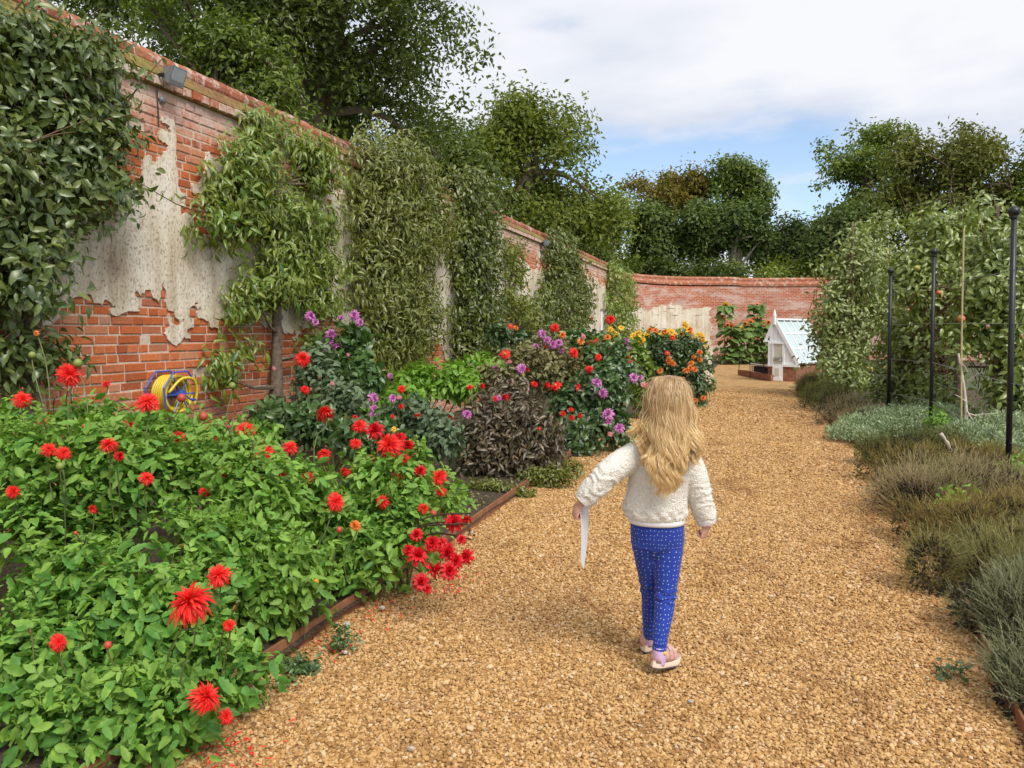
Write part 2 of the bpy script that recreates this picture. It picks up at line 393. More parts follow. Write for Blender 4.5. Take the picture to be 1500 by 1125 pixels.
# far wall: brick courses laid along an arc-length coordinate stored on the mesh
def far_brick(name):
    t = NT(name); a = t.n('ShaderNodeAttribute', attribute_name='wallco').outputs['Vector']; P_ = t.pos()
    b = t.n('ShaderNodeTexBrick'); t.l(a, b.inputs['Vector']); b.inputs['Scale'].default_value = 1.0
    for k_, v_ in (('Mortar Size', .008), ('Brick Width', .225), ('Row Height', .075), ('Bias', -.1), ('Mortar Smooth', .2)): b.inputs[k_].default_value = v_
    b.inputs['Color1'].default_value = (.50, .125, .05, 1); b.inputs['Color2'].default_value = (.36, .085, .04, 1); b.inputs['Mortar'].default_value = (.52, .40, .32, 1)
    st = t.stretch(a, (1, 3.2, 1))
    e = t.math('ADD', t.math('MULTIPLY', t.noise(st, .8, 7, .7), .75), t.math('MULTIPLY', t.noise(a, 9, 4, .7), .3))
    c = t.mix(t.rng(e, .49, .60, 0, .74), b.outputs[0], (.60, .49, .43, 1))
    c = t.mix(t.rng(t.noise(P_, 1.1, 5, .7), .56, .8, 0, .4), c, (.22, .10, .06, 1))
    return t.done(t.pbr(c, .92, t.bump(b.outputs[1], -.4, .01), spec=.15))
M_FARBRICK = far_brick('far brickwork')

t = NT('garden soil'); P_ = t.pos(); n = t.noise(P_, 48, 6, .75)
M_SOIL = t.done(t.pbr(t.ramp(n, [(.3, (.04, .029, .021)), (.5, (.105, .078, .056)), (.66, (.20, .155, .115)), (.8, (.34, .28, .21))]), .95, t.bump(t.noise(P_, 60, 6, .7), 1.0, .03), spec=.15))
GRAVEL_RAMP = [(0, (.25, .135, .05)), (.15, (.34, .185, .068)), (.40, (.46, .272, .106)), (.66, (.54, .342, .145)), (.86, (.61, .41, .20)), (.97, (.60, .44, .26)), (1, (.66, .54, .38))]
t = NT('gravel bed'); P_ = t.pos()
v = t.n('ShaderNodeTexVoronoi'); v.inputs['Scale'].default_value = 62; t.l(P_, v.inputs['Vector'])
sx = t.xyz(v.outputs['Color']); c = t.ramp(sx[0], GRAVEL_RAMP)
c = t.mix(1.0, c, t.ramp(t.noise(t.stretch(P_, (1.3, .8, 1)), 1.5, 6, .7), [(.30, (.62, .53, .44)), (.46, (1, .97, .93)), (.75, (1.08, 1.05, 1.0))]), 'MULTIPLY')
c = t.mix(t.rng(v.outputs['Distance'], .45, .75, 0, .4), c, (.22, .125, .055, 1))
M_GRAVELBED = t.done(t.pbr(c, .9, t.bump(t.math('MULTIPLY', v.outputs['Distance'], -1), 1.0, .012), spec=.2))
t = NT('gravel stone'); P_ = t.pos(); o = t.n('ShaderNodeObjectInfo').outputs['Random']
c = t.ramp(o, GRAVEL_RAMP)
c = t.mix(1.0, c, t.ramp(t.noise(P_, 140, 3), [(.3, (.8, .8, .8)), (.7, (1.15, 1.13, 1.1))]), 'MULTIPLY')
c = t.mix(1.0, c, t.ramp(t.noise(t.stretch(P_, (1.3, .8, 1)), 1.5, 6, .7), [(.30, (.62, .53, .44)), (.46, (1, .97, .93)), (.75, (1.08, 1.05, 1.0))]), 'MULTIPLY')
M_STONE = t.done(t.pbr(c, .8, spec=.3))
M_CORTEN = plain('rusted steel edging', (.27, .115, .055), .8, 0, .3, .35, 14, .4)
t = NT('meadow'); P_ = t.pos()
M_LAWN = t.done(t.pbr(t.ramp(t.noise(P_, 3, 5), [(.3, (.03, .05, .015)), (.7, (.09, .11, .035))]), .95))
M_BARK = plain('grey bark', (.16, .12, .09), .95, 0, .2, .5, 26, 1.0)
M_BARKPALE = plain('pale bark', (.42, .36, .28), .9, 0, .2, .3, 20, .8)
M_TWIG = plain('brown twig', (.13, .08, .045), .8, 0, .3, .3)
M_STEM = plain('green stem', (.11, .13, .04), .6, 0, .4, .3)
M_STEMDARK = plain('dark stem', (.07, .045, .03), .6, 0, .4, .3)
M_BLACK = plain('black painted iron', (.012, .013, .015), .42, 0, .5, .2, 40, .2)
M_WIRE = plain('galvanised wire', (.35, .36, .35), .5, .6)
M_GREYMETAL = plain('grey cast metal', (.22, .24, .26), .5, .3, .5, .2)
M_WHITE = plain('white painted timber', (.84, .86, .88), .55, 0, .4, .06, 9)
M_CREAM = plain('cream painted timber', (.62, .58, .49), .6, 0, .4, .1, 9)
M_CANE = plain('bamboo cane', (.48, .38, .20), .6, 0, .4, .2)
M_OLDWOOD = plain('grey weathered wood', (.26, .22, .17), .9, 0, .2, .3, 12, .5)
M_LOWBRICK = plain('worn red brick', (.30, .13, .085), .92, 0, .2, .45, 16, .8)

# ------------------------------------------------------------------ ground, bed, path
def sheet(x0, x1, y0, y1, z, nx=2, ny=2, wob=0.0, seed=0):
    X, Y = np.meshgrid(np.linspace(x0, x1, nx), np.linspace(y0, y1, ny), indexing='ij')
    P = np.stack([X, Y, np.full_like(X, z)], -1)
    if wob: P[..., 2] += (fbm(P, 1.3, seed) - .5) * wob
    i = (np.arange(nx - 1)[:, None] * ny + np.arange(ny - 1)[None]).ravel()
    return P.reshape(-1, 3), np.stack([i, i + ny, i + ny + 1, i + 1], 1)
setting('ground', sheet(-400, 400, -60, 900, -.06), M_LAWN)
def path_edges(y):
    y = np.asarray(y, float)
    l = np.interp(y, [0, 9, 12, 14, 16, 20, 26, 33], [-1.87, -1.87, -1.8, -1.55, -1.4, -1.3, -1.35, -1.6])
    r_ = np.interp(y, [0, 3, 5, 9, 12, 20, 22, 24, 27, 33], [.86, .88, 1.08, 1.2, 1.12, 1.0, 1.0, 1.6, 3.0, 6.0])
    return l, r_
ys = np.linspace(-3, 34, 260); l_, r_ = path_edges(ys); nx = 26
u = np.linspace(-.06, 1.06, nx)
Pp = np.stack([l_[:, None] + (r_ - l_)[:, None] * u[None], np.repeat(ys[:, None], nx, 1), np.zeros((260, nx))], -1)
Pp[..., 2] = (fbm(Pp, 1.1, 5) - .5) * .03 - .012
i = (np.arange(259)[:, None] * nx + np.arange(nx - 1)[None]).ravel()
setting('gravel_path', (Pp.reshape(-1, 3), np.stack([i, i + 1, i + nx + 1, i + nx], 1)), M_GRAVELBED, smooth=True)
setting('flower_bed', sheet(-4.72, -1.86, -2, 12, .03, 40, 180, .07, 3), M_SOIL, smooth=True)
setting('flower_bed', sheet(-6.5, -1.25, 12, 36.5, .02, 30, 80, .06, 4), M_SOIL, smooth=True)
setting('herb_bed', sheet(.9, 9, -2, 21, -.02, 40, 100, .06, 8), M_SOIL, smooth=True)
setting('border_soil', sheet(-1.9, 14, 33.2, 40, .02, 40, 20, .05, 9), M_SOIL, smooth=True)

def gravel():
    r = rng(11); Ps, Sc = [], []
    for y0, y1, den, s in ((1.6, 4.2, 10500, .0064), (4.2, 7.5, 8000, .0071), (7.5, 12, 4600, .0092), (12, 19, 1900, .013)):
        n = int((y1 - y0) * 3.0 * den); y = r.uniform(y0, y1, n); l, q = path_edges(y); x = l + (q - l) * r.uniform(-.015, 1.03, n)
        s_ = s * np.exp(r.normal(0, .24, n)); P = np.stack([x, y, np.zeros(n)], 1); P[:, 2] = (fbm(P, 1.1, 5) - .5) * .03 - .012 + s_ * r.uniform(.1, .75, n)
        Ps.append(P); Sc.append(np.stack([s_ * r.uniform(.8, 1.35, n), s_ * r.uniform(.7, 1.0, n), s_ * r.uniform(.42, .7, n)], 1))
    P, Sc = np.concatenate(Ps), np.concatenate(Sc); n = len(P)
    me = bpy.data.meshes.new('gravel'); me.vertices.add(n); me.vertices.foreach_set('co', P.astype(np.float32).ravel())
    rot = np.stack([r.normal(0, .35, n), r.normal(0, .35, n), r.uniform(0, 6.28, n)], 1)
    for k, v in (('rot', rot), ('scl', Sc)):
        a = me.attributes.new(k, 'FLOAT_VECTOR', 'POINT'); a.data.foreach_set('vector', v.astype(np.float32).ravel())
    o = link('gravel', me, kind='stuff')
    g = bpy.data.node_groups.new('gravel stones', 'GeometryNodeTree')
    g.interface.new_socket('Geometry', in_out='INPUT', socket_type='NodeSocketGeometry'); g.interface.new_socket('Geometry', in_out='OUTPUT', socket_type='NodeSocketGeometry')
    gi, go = g.nodes.new('NodeGroupInput'), g.nodes.new('NodeGroupOutput')
    ico = g.nodes.new('GeometryNodeMeshIcoSphere'); ico.inputs['Radius'].default_value = 1.0; ico.inputs['Subdivisions'].default_value = 2
    sp = g.nodes.new('GeometryNodeSetPosition'); nz = g.nodes.new('ShaderNodeTexNoise'); nz.inputs['Scale'].default_value = 1.1
    sub = g.nodes.new('ShaderNodeVectorMath'); sub.operation = 'SUBTRACT'; sub.inputs[1].default_value = (.5, .5, .5)
    sc = g.nodes.new('ShaderNodeVectorMath'); sc.operation = 'SCALE'; sc.inputs['Scale'].default_value = 1.1
    g.links.new(nz.outputs['Color'], sub.inputs[0]); g.links.new(sub.outputs[0], sc.inputs[0]); g.links.new(sc.outputs[0], sp.inputs['Offset'])
    mt = g.nodes.new('GeometryNodeSetMaterial'); mt.inputs['Material'].default_value = M_STONE
    ip = g.nodes.new('GeometryNodeInstanceOnPoints')
    na = []
    for k in ('rot', 'scl'):
        x = g.nodes.new('GeometryNodeInputNamedAttribute'); x.data_type = 'FLOAT_VECTOR'; x.inputs['Name'].default_value = k; na.append(x.outputs['Attribute'])
    e2r = g.nodes.new('FunctionNodeEulerToRotation'); g.links.new(na[0], e2r.inputs[0])
    g.links.new(gi.outputs[0], ip.inputs['Points']); g.links.new(ico.outputs['Mesh'], sp.inputs['Geometry']); g.links.new(sp.outputs[0], mt.inputs['Geometry']); g.links.new(mt.outputs[0], ip.inputs['Instance'])
    g.links.new(e2r.outputs[0], ip.inputs['Rotation']); g.links.new(na[1], ip.inputs['Scale']); g.links.new(ip.outputs[0], go.inputs[0])
    o.modifiers.new('stones', 'NODES').node_group = g
    me.materials.append(M_STONE)
gravel()

# ------------------------------------------------------------------ the long garden wall
XW, Y0, Y1 = -4.75, -1.0, 27.4
ZTOP = 3.42
def zt_f(s): return np.interp(s, [3, 5.05, 5.12, 5.45, 5.52, 5.78, 5.86, 7, 8.5, 12, 15, 18, 22, 27.4], [2.5, 2.5, 2.95, 3.0, 2.5, 2.48, 2.98, 3.02, 2.98, 3.0, 2.9, 2.9, 2.95, 2.9])
def zb_f(s): return np.interp(s, [3, 4.75, 4.9, 5.3, 5.36, 6.2, 7.5, 9, 11, 12, 27.4], [1.5, 1.6, 1.78, 1.76, 1.5, 1.46, 1.5, 1.4, 1.25, .9, .8])
def plaster_field(s, z):
    P = np.stack([s, z, np.zeros_like(s)], -1)
    row = np.floor(z / .075); bc = np.floor((s + (row % 2) * .055) / .11)
    cell = _hash(bc.astype(np.int64), row.astype(np.int64), np.zeros_like(row, dtype=np.int64), 5) - .5
    n = (fbm(P, 2.2, 21, 5) - .5) * .62 + cell * .17 + (fbm(P, 17, 4, 3) - .5) * .20
    f = np.minimum(zt_f(s) - z, z - zb_f(s)) * .75 + n
    f = np.minimum(f, (fbm(P, 1.7, 77, 4) - .27) * 1.6)
    hole = (.035 - np.hypot((s - 6.1) * 1.0, z - 1.62)) * -1
    return np.minimum(f, hole)
def contour_sheet(s_edges, z_edges, fld, mapf, thick):
    F = fld(*np.meshgrid(s_edges, z_edges, indexing='ij')); V, polys, rim = [], {3: [], 4: [], 5: [], 6: []}, []
    def add(s, z): V.append((s, z)); return len(V) - 1
    ns, nz = len(s_edges), len(z_edges)
    for j in range(nz - 1):
        i = 0
        while i < ns - 1:
            q = [F[i, j] > 0, F[i + 1, j] > 0, F[i + 1, j + 1] > 0, F[i, j + 1] > 0]
            if all(q):
                k = i + 1
                while k < ns - 1 and k - i < 12 and F[k + 1, j] > 0 and F[k + 1, j + 1] > 0: k += 1
                polys[4].append((add(s_edges[i], z_edges[j]), add(s_edges[k], z_edges[j]), add(s_edges[k], z_edges[j + 1]), add(s_edges[i], z_edges[j + 1])))
                i = k; continue
            if any(q):
                cs = [(i, j), (i + 1, j), (i + 1, j + 1), (i, j + 1)]; loop, cut = [], []
                for a in range(4):
                    A, B = cs[a], cs[(a + 1) % 4]; fa, fb = F[A], F[B]
                    if fa > 0: loop.append(add(s_edges[A[0]], z_edges[A[1]]))
                    if (fa > 0) != (fb > 0):
                        tt = fa / (fa - fb); v = add(s_edges[A[0]] + (s_edges[B[0]] - s_edges[A[0]]) * tt, z_edges[A[1]] + (z_edges[B[1]] - z_edges[A[1]]) * tt)
                        loop.append(v); cut.append(v)
                if len(loop) >= 3: polys[len(loop)].append(tuple(loop))
                for a in range(0, len(cut) - 1, 2): rim.append((cut[a], cut[a + 1]))
            i += 1
    V = np.array(V); P = mapf(V[:, 0], V[:, 1], 0.0); Pb = mapf(V[:, 0], V[:, 1], thick); n = len(V)
    rimq = [(a, b, b + n, a + n) for a, b in rim]
    used = np.array(sorted({v for r_ in rim for v in r_})); remap = np.full(2 * n, -1); remap[:n] = np.arange(n); remap[used + n] = n + np.arange(len(used))
    fs = [np.array(p) for p in polys.values() if p] + ([remap[np.array(rimq)]] if rimq else [])
    return np.concatenate([P, Pb[used]]), fs

wall = thing('garden_wall', 'long old red brick garden wall with peeling render and half-round coping', 'wall', (XW, 0, 0))
part('wall_core', join(box((XW - .012 - .21, (Y0 + Y1) / 2, ZTOP / 2 - .1), (.42, Y1 - Y0 - .01, ZTOP + .2))), M_MORTAR, wall)
se = np.concatenate([np.arange(3.0, 9.0, .02), np.arange(9.0, 27.42, .065)]); ze = np.arange(.0, 3.41, .021)
part('render_patch', contour_sheet(se, ze, plaster_field, lambda s, z, k: np.stack([XW + .009 + .008 * fbm(np.stack([s, z, s * 0], -1), .8, 3) - k, s, z], -1), .045), M_PLASTER, wall)
# bricks: shared shapes, each with a chamfered, slightly worn face
def brick_shape(L, h, seed, dep=.06):
    r = random.Random(seed); g = .0060; c = .006
    def ring(x, e): return [(x + r.uniform(-.0015, .0015), sy * (L / 2 - g - e) + r.uniform(-.002, .002), sz * (h / 2 - g - e) + r.uniform(-.002, .002)) for sy, sz in ((-1, -1), (1, -1), (1, 1), (-1, 1))]
    V = ring(-dep, 0) + ring(-c, 0) + ring(0.0, c)
    F = [(8, 9, 10, 11)]
    for b in (0, 4):
        for k in range(4): F.append((b + k, b + (k + 1) % 4, b + 4 + (k + 1) % 4, b + 4 + k))
    return np.array(V), np.array(F)
SHAPES = [(L, brick_shape(L, .075, 3 * k + int(L * 100))) for L in (.1125, .225) for k in range(4)]
r = rng(5); rows = []
for row in range(int(ZTOP / .075)):
    z = (row + .5) * .0755; s = 3.2 + r.uniform(0, .2); k = row
    while s < Y1:
        L = (.225 if r.random() < .72 else .1125) if row % 4 else (.1125 if r.random() < .8 else .225)
        if s + L > Y1: L = max(Y1 - s, .03)
        rows.append((s + L / 2, z, L)); s += L
rows = np.array(rows); fl = plaster_field(rows[:, 0], rows[:, 1])
rows = rows[(fl < .16)]
proj_s = rows[:, 0]
near = np.where((rows[:, 0] > 4.75) & (rows[:, 0] < 7.6) & (plaster_field(rows[:, 0], rows[:, 1]) < .02) & (rows[:, 1] > .75))[0]
near = near[np.argsort(np.abs(rows[near, 0] - 5.6) + .12 * np.abs(rows[near, 1] - 1.9))][:285]
bm_ = {}
for L, g in SHAPES: bm_.setdefault(L, []).append((make_mesh('brick', g[0], g[1], M_BRICK, np.zeros(len(g[0]))), g))
EYE = np.eye(3)
isnear = np.zeros(len(rows), bool); isnear[near] = True
acc = []
for q, (s, z, L) in enumerate(rows):
    Lk = .1125 if abs(L - .1125) < .03 else .225; me, g = bm_[Lk][r.integers(4)]
    x = XW + r.uniform(-.009, .004) - (.012 if r.random() < .04 else 0)
    if isnear[q]: place('brick', me, wall, (x, s, z), EYE, (1, L / Lk, 1))
    else: acc.append((g[0] * (1, L / Lk, 1) + (x, s, z), g[1], np.full(len(g[0]), r.random())))
part('brickwork', join(*acc), M_BRICK, wall, kind='stuff')
# projecting header course under the mossy ledge, then the half-round coping bricks
yy = np.linspace(Y0, Y1, 240); jit = (fbm(np.stack([yy, yy * 0, yy * 0], -1), 1.2, 9) - .5) * .02
prof = np.array([(-.36, ZTOP + .002), (.035, ZTOP + .002), (.035, ZTOP + .088), (.042, ZTOP + .094), (-.035, ZTOP + .205), (-.36, ZTOP + .20)])
ringv = np.stack([np.stack([XW + prof[:, 0] + (jit[k] if True else 0), np.full(6, yy[k]), prof[:, 1] + jit[k] * .5], -1) for k in range(len(yy))])
part('weathered_ledge', loft(ringv[:, ::-1]), M_MOSS, wall)
hd = make_mesh('header_brick', *brick_shape(.112, .084, 1, .05), M_HEADER, np.zeros(12)); acc = []
gh = brick_shape(.112, .084, 2, .05)
for s in np.arange(4.0, Y1 - .06, .114):
    zz = ZTOP + .044; x = XW + .047 + r.uniform(-.006, .006)
    if 4.5 < s < 9.0: place('header_brick', hd, wall, (x, s, zz + r.uniform(-.003, .003)), EYE, 1.0)
    else: acc.append((gh[0] + (x, s, zz), gh[1], np.full(12, r.random())))
part('header_course', join(*acc), M_HEADER, wall, kind='stuff')
def half_round(L, seed):
    a = np.linspace(R(-35), R(215), 11); rr = .098; q = random.Random(seed)
    V = [np.stack([np.cos(a) * rr * k + q.uniform(-.004, .004), np.full(11, y), np.sin(a) * rr * k + q.uniform(-.004, .004)], -1) for y, k in ((-L / 2, .93), (-L / 2 + .012, 1), (L / 2 - .012, 1), (L / 2, .93))]
    return loft(np.stack(V)[:, ::-1])
hr = [make_mesh('coping_brick', *half_round(.232, k), M_COPING, np.zeros(44), smooth=False) for k in range(4)]
for s in np.arange(3.2, Y1 - .1, .238):
    M = np.array(Matrix.Rotation(r.normal(0, .012), 3, 'Z'))
    place('coping_brick', hr[r.integers(4)], wall, (XW - .145 + r.uniform(-.006, .006), s + .116, ZTOP + .245 + r.uniform(-.007, .007)), M, (1, r.uniform(.97, 1), r.uniform(.95, 1.05)))
cf = half_round(1.0, 9); part('coping_bed', (cf[0] * (.92, Y1 - Y0 - .04, .92) + (XW - .145, (Y0 + Y1) / 2, ZTOP + .243), cf[1]), M_MORTAR, wall)
# blocked doorways low in the far wall
def blind_door(px, y, z1, w_, label):
    d = thing('blocked_doorway', label, 'doorway', (XW, y, 0)); t_ = .07
    part('jamb', box((XW + .045, y - w_ / 2 - t_ / 2, z1 / 2), (.05, t_, z1)), M_WHITE, d); part('jamb', box((XW + .045, y + w_ / 2 + t_ / 2, z1 / 2), (.05, t_, z1)), M_WHITE, d)
    part('lintel', box((XW + .047, y, z1 + t_ / 2 + .001), (.058, w_ + 2.6 * t_, t_)), M_OLDWOOD, d)
    for k in range(3): part('plank', box((XW + .026, y + (k - 1) * w_ / 3, z1 / 2), (.014, w_ / 3 - .012, z1 - .01)), M_CREAM, d)
blind_door(0, at_x(783, 450, XW)[1], at_x(783, 446, XW)[2], .75, 'low blocked doorway in pale render between the thin and the pointed climbers')
blind_door(0, at_x(885, 460, XW)[1] - .3, at_x(885, 456, XW)[2], .7, 'low blocked doorway at the far end of the long wall')

# ------------------------------------------------------------------ the curved end wall
pl = catmull([(-5.15, 27.6, 0), (-5.3, 30, 0), (-5.0, 33, 0), (-3.4, 35.9, 0), (0, 37.4, 0), (4, 38.2, 0), (9, 38.6, 0), (16, 39, 0)], 120)
al = np.concatenate(([0], np.cumsum(np.linalg.norm(np.diff(pl, axis=0), axis=1))))
tg = nrm(np.gradient(pl, axis=0)); nin = np.stack([tg[:, 1], -tg[:, 0], 0 * al], 1)   # towards the garden
endw = thing('end_wall', 'curved end wall of patchy red brick and pale render behind the sunflowers', 'wall', tuple(pl[60]))
def endmap(s, z, k):
    i = np.interp(s, al, np.arange(len(al))); j = np.clip(i.astype(int), 0, len(al) - 2); f = (i - j)[..., None]
    p = pl[j] * (1 - f) + pl[j + 1] * f; n_ = nin[j]; return np.stack([p[..., 0], p[..., 1], z], -1) + n_ * (.02 - k)
zs = [0, 1.1, 2.2, 3.42]; V, F, W = [], [], []
for k in range(len(al)):
    for z in zs: V.append((pl[k, 0], pl[k, 1], z)); W.append((al[k], z, 0))
i = (np.arange(len(al) - 1)[:, None] * 4 + np.arange(3)[None]).ravel(); F = np.stack([i, i + 4, i + 5, i + 1], 1)
part('brickwork', (np.array(V), F), M_FARBRICK, endw, attrs={'wallco': W})
pr2 = np.array([(-.42, 0), (-.42, 3.42), (.05, 3.425), (.05, 3.52), (-.06, 3.64), (-.05, 3.74), (-.15, 3.82), (-.27, 3.74), (-.30, 3.6), (-.44, 3.55), (-.45, 0)])
step = np.interp(al, [11.8, 12.0], [.05, 0])
ringv = np.stack([np.stack([pl[k, 0] + nin[k, 0] * pr2[1:10, 0], pl[k, 1] + nin[k, 1] * pr2[1:10, 0], pr2[1:10, 1] + step[k]], -1) for k in range(len(al))])
part('coping', loft(ringv[:, ::-1]), M_COPING, endw)
part('back_face', (lambda b: b)(loft(np.stack([np.stack([pl[k, 0] + nin[k, 0] * np.array([-.40, -.40, -.36, -.36]), pl[k, 1] + nin[k, 1] * np.array([-.40, -.40, -.36, -.36]), np.array([0, 3.415, 3.415, 0])], -1) for k in range(len(al))]))), M_MORTAR, endw)
def end_field(s, z):
    P = np.stack([s, z, s * 0], -1); n = (fbm(P, .7, 31, 5) - .5) * .9 + (fbm(P * (1, 2.2, 1), 5, 33, 3) - .5) * .45
    a = np.minimum(np.minimum(10.6 - s, 2.5 - z), s - 0) * .8 + n
    return a
part('render_patch', contour_sheet(np.arange(.2, 15.5, .09), np.arange(0.0, 3.4, .08), end_field, endmap, .05), M_PLASTER, endw)

# ------------------------------------------------------------------ trees beyond the walls
L_TREEDARK = leaf_mat('dark tree leaf', [(0.035, 0.055, 0.008), (0.065, 0.099, 0.015), (0.105, 0.149, 0.020), (0.151, 0.202, 0.028)], .40, .3, .6)
L_TREEOLIVE = leaf_mat('olive tree leaf', [(0.053, 0.090, 0.011), (0.088, 0.139, 0.019), (0.135, 0.189, 0.026), (0.204, 0.226, 0.034)], .5, .3)
L_TREEMID = leaf_mat('mid green tree leaf', [(0.048, 0.084, 0.012), (0.097, 0.150, 0.019), (0.162, 0.220, 0.026), (0.227, 0.281, 0.034)], .40, .3, .6)
L_TREEAUT = leaf_mat('early autumn leaf', [(0.099, 0.102, 0.017), (0.173, 0.149, 0.023), (0.263, 0.191, 0.034), (0.147, 0.166, 0.028)], .5, .28)
L_TREEYEL = leaf_mat('yellow olive tree leaf', [(0.084, 0.099, 0.018), (0.129, 0.145, 0.024), (0.179, 0.192, 0.037), (0.235, 0.224, 0.050)], .5, .3)
L_TREEBLUE = leaf_mat('bluish green leaf', [(0.047, 0.082, 0.020), (0.090, 0.140, 0.035), (0.145, 0.196, 0.047)], .5, .25)
DIA = tpl_diamond()
def tree(label, depth, blobs, n, mat, size, trunk, seed, clump=.7, bark=None, thick=None, per=16, group='trees beyond the walls', lo=.45, trunk_r=.3, cat='tree', name='tree', gap=.44):
    B = [blob_px(*b[:4], depth + (b[4] if len(b) > 4 else 0)) for b in blobs]
    rb = rng(seed + 50); ex = []
    for b in B:
        for _k in range(5):
            d_ = sphere_dirs(rb, 1)[0]; d_[2] = abs(d_[2]) * 1.1 - .25; s_ = rb.uniform(.3, .6); q_ = rb.uniform(.75, 1.2); ex.append((b[0] + d_[0] * b[3] * q_, b[1] + d_[1] * b[4] * q_, b[2] + d_[2] * b[5] * q_, b[3] * s_, b[4] * s_, b[5] * s_))
    B = B + ex
    if thick: B = [(x, y, z, a, min(b_, thick), c_) for x, y, z, a, b_, c_ in B]
    base = at_depth(trunk[0], trunk[1], depth); base[2] = -.05
    o = thing(name, label, cat, tuple(base), group)
    P, d, nor, sz, rn, C = foliage(B, int(n * 1.15), DIA, size * .92, seed, per, clump * .8, lo, .25, .45, gap=gap, reject=.45, stray=clump * (1.2 if gap > .4 else .7))
    part('crown', scatter(DIA, P, d, nor, sz, rn), mat, o)
    r_ = rng(seed + 1); cz = np.mean([b[2] for b in B]); top = np.array((np.mean([b[0] for b in B]), np.mean([b[1] for b in B]), cz))
    pth = catmull([base, base * .7 + top * .3 + r_.normal(0, .15, 3), base * .35 + top * .65 + r_.normal(0, .2, 3), top], 9)
    part('trunk', tube(pth, np.linspace(trunk_r, trunk_r * .45, 9), 8), bark or M_BARK, o, smooth=True)
    L = []
    for k in r_.choice(len(C), min(len(C), 26), replace=False):
        s_ = pth[r_.integers(4, 9)]; e = C[k]; m_ = (s_ + e) / 2 + (0, 0, .12 * np.linalg.norm(e - s_)) + r_.normal(0, .2, 3)
        L.append(tube(catmull([s_, m_, e], 6), np.linspace(trunk_r * .32, .025, 6), 5, False))
    part('limb', join(*L), bark or M_BARK, o, kind='stuff')
    return o
tree('huge dark leafy tree leaning over the near end of the long wall', 16, [(250, 10, 150, 90), (330, 90, 130, 80, 1), (420, 60, 140, 110), (530, 40, 120, 110), (610, 70, 90, 70, 1), (655, 140, 50, 38), (640, 40, 50, 30), (560, 170, 100, 60, 2), (460, 170, 110, 60, 1.5), (640, 190, 60, 55, 2), (330, -90, 240, 100), (520, -90, 130, 80), (690, 75, 34, 30), (600, -10, 60, 40), (150, -40, 120, 70)], 66000, L_TREEDARK, .135, (440, 400), 101, .55, lo=.5, trunk_r=.38, thick=3.0)
tree('bright mid green bush rising right behind the wall coping', 10.5, [(345, 95, 55, 60), (395, 150, 55, 45), (300, 60, 45, 45), (450, 190, 40, 28), (255, 15, 60, 40)], 7000, L_TREEMID, .095, (350, 300), 103, .3, trunk_r=.1, thick=.8, group='bushes behind the walls', cat='bush', name='bush')
tree('broad round tree with yellowish top behind the middle of the wall', 36, [(785, 225, 88, 92), (745, 215, 60, 62), (835, 275, 58, 78), (730, 285, 70, 60), (800, 320, 92, 60), (870, 330, 28, 45), (690, 250, 50, 60)], 30000, L_TREEOLIVE, .27, (790, 420), 105, .8, trunk_r=.45)
tree('dark ragged tree filling the gap left of the round tree', 30, [(690, 290, 55, 60), (660, 240, 40, 50), (620, 250, 70, 60), (700, 350, 60, 40)], 14000, L_TREEDARK, .24, (690, 420), 106, .7)
tree('mixed green tree at the far end of the long wall', 44, [(905, 310, 26, 32), (885, 350, 40, 42), (920, 370, 40, 40), (860, 380, 50, 35)], 11000, L_TREEMID, .28, (900, 430), 107, .8)
tree('tree with browning early autumn crown far behind the end wall', 64, [(955, 272, 36, 24), (990, 268, 40, 22), (1020, 280, 30, 26), (935, 275, 18, 18), (975, 300, 50, 22)], 11000, L_TREEAUT, .36, (980, 420), 109, .7, lo=.35, gap=.5)
tree('taller airy dark crown beside the autumn tree', 62, [(1075, 255, 38, 26), (1095, 280, 30, 26), (1058, 285, 26, 26), (1085, 303, 34, 16)], 7600, L_TREEMID, .34, (1075, 420), 111, .7, lo=.35, gap=.5)
tree('leftmost of the three clipped lime trees over the end wall', 46, [(955, 335, 38, 38), (960, 370, 36, 32), (945, 390, 30, 20)], 11000, L_TREEBLUE, .30, (955, 430), 113, .6, gap=.25, group='clipped limes over the end wall')
tree('middle clipped lime tree with a round dark head', 46, [(1030, 325, 31, 35), (1035, 360, 30, 30), (1022, 345, 24, 30)], 10000, L_TREEBLUE, .30, (1032, 430), 115, .6, gap=.25, group='clipped limes over the end wall')
tree('clipped lime tree showing a thick pale trunk over the end wall', 45.5, [(1085, 325, 36, 26), (1100, 345, 26, 22), (1065, 342, 22, 22)], 9000, L_TREEBLUE, .30, (1085, 430), 117, .6, gap=.25, bark=M_BARKPALE, group='clipped limes over the end wall', trunk_r=.34)
tree('dark hedgerow trees over the middle of the end wall', 56, [(1150, 365, 45, 40), (1180, 350, 32, 28), (1125, 375, 35, 36), (1195, 385, 30, 34)], 12000, L_TREEDARK, .34, (1160, 430), 119, .9)
tree('dense dark green rounded tree left of the tall right hand trees', 42, [(1235, 350, 48, 44), (1210, 370, 34, 34), (1265, 360, 30, 44)], 11000, L_TREEBLUE, .28, (1235, 430), 121, .7)
tree('tall dark airy tree reaching the clouds on the right', 50, [(1275, 225, 58, 46), (1305, 215, 36, 36), (1240, 265, 36, 50), (1285, 290, 55, 50), (1260, 330, 50, 50)], 17000, L_TREEMID, .32, (1275, 430), 123, .7, lo=.4, gap=.5)
tree('wide olive yellow tree at the upper right', 42, [(1400, 245, 62, 52), (1345, 260, 52, 52), (1450, 270, 50, 58), (1320, 320, 50, 60), (1390, 320, 90, 60), (1480, 320, 60, 60), (1420, 215, 40, 26)], 25000, L_TREEYEL, .28, (1400, 440), 125, .65, lo=.4, gap=.48)
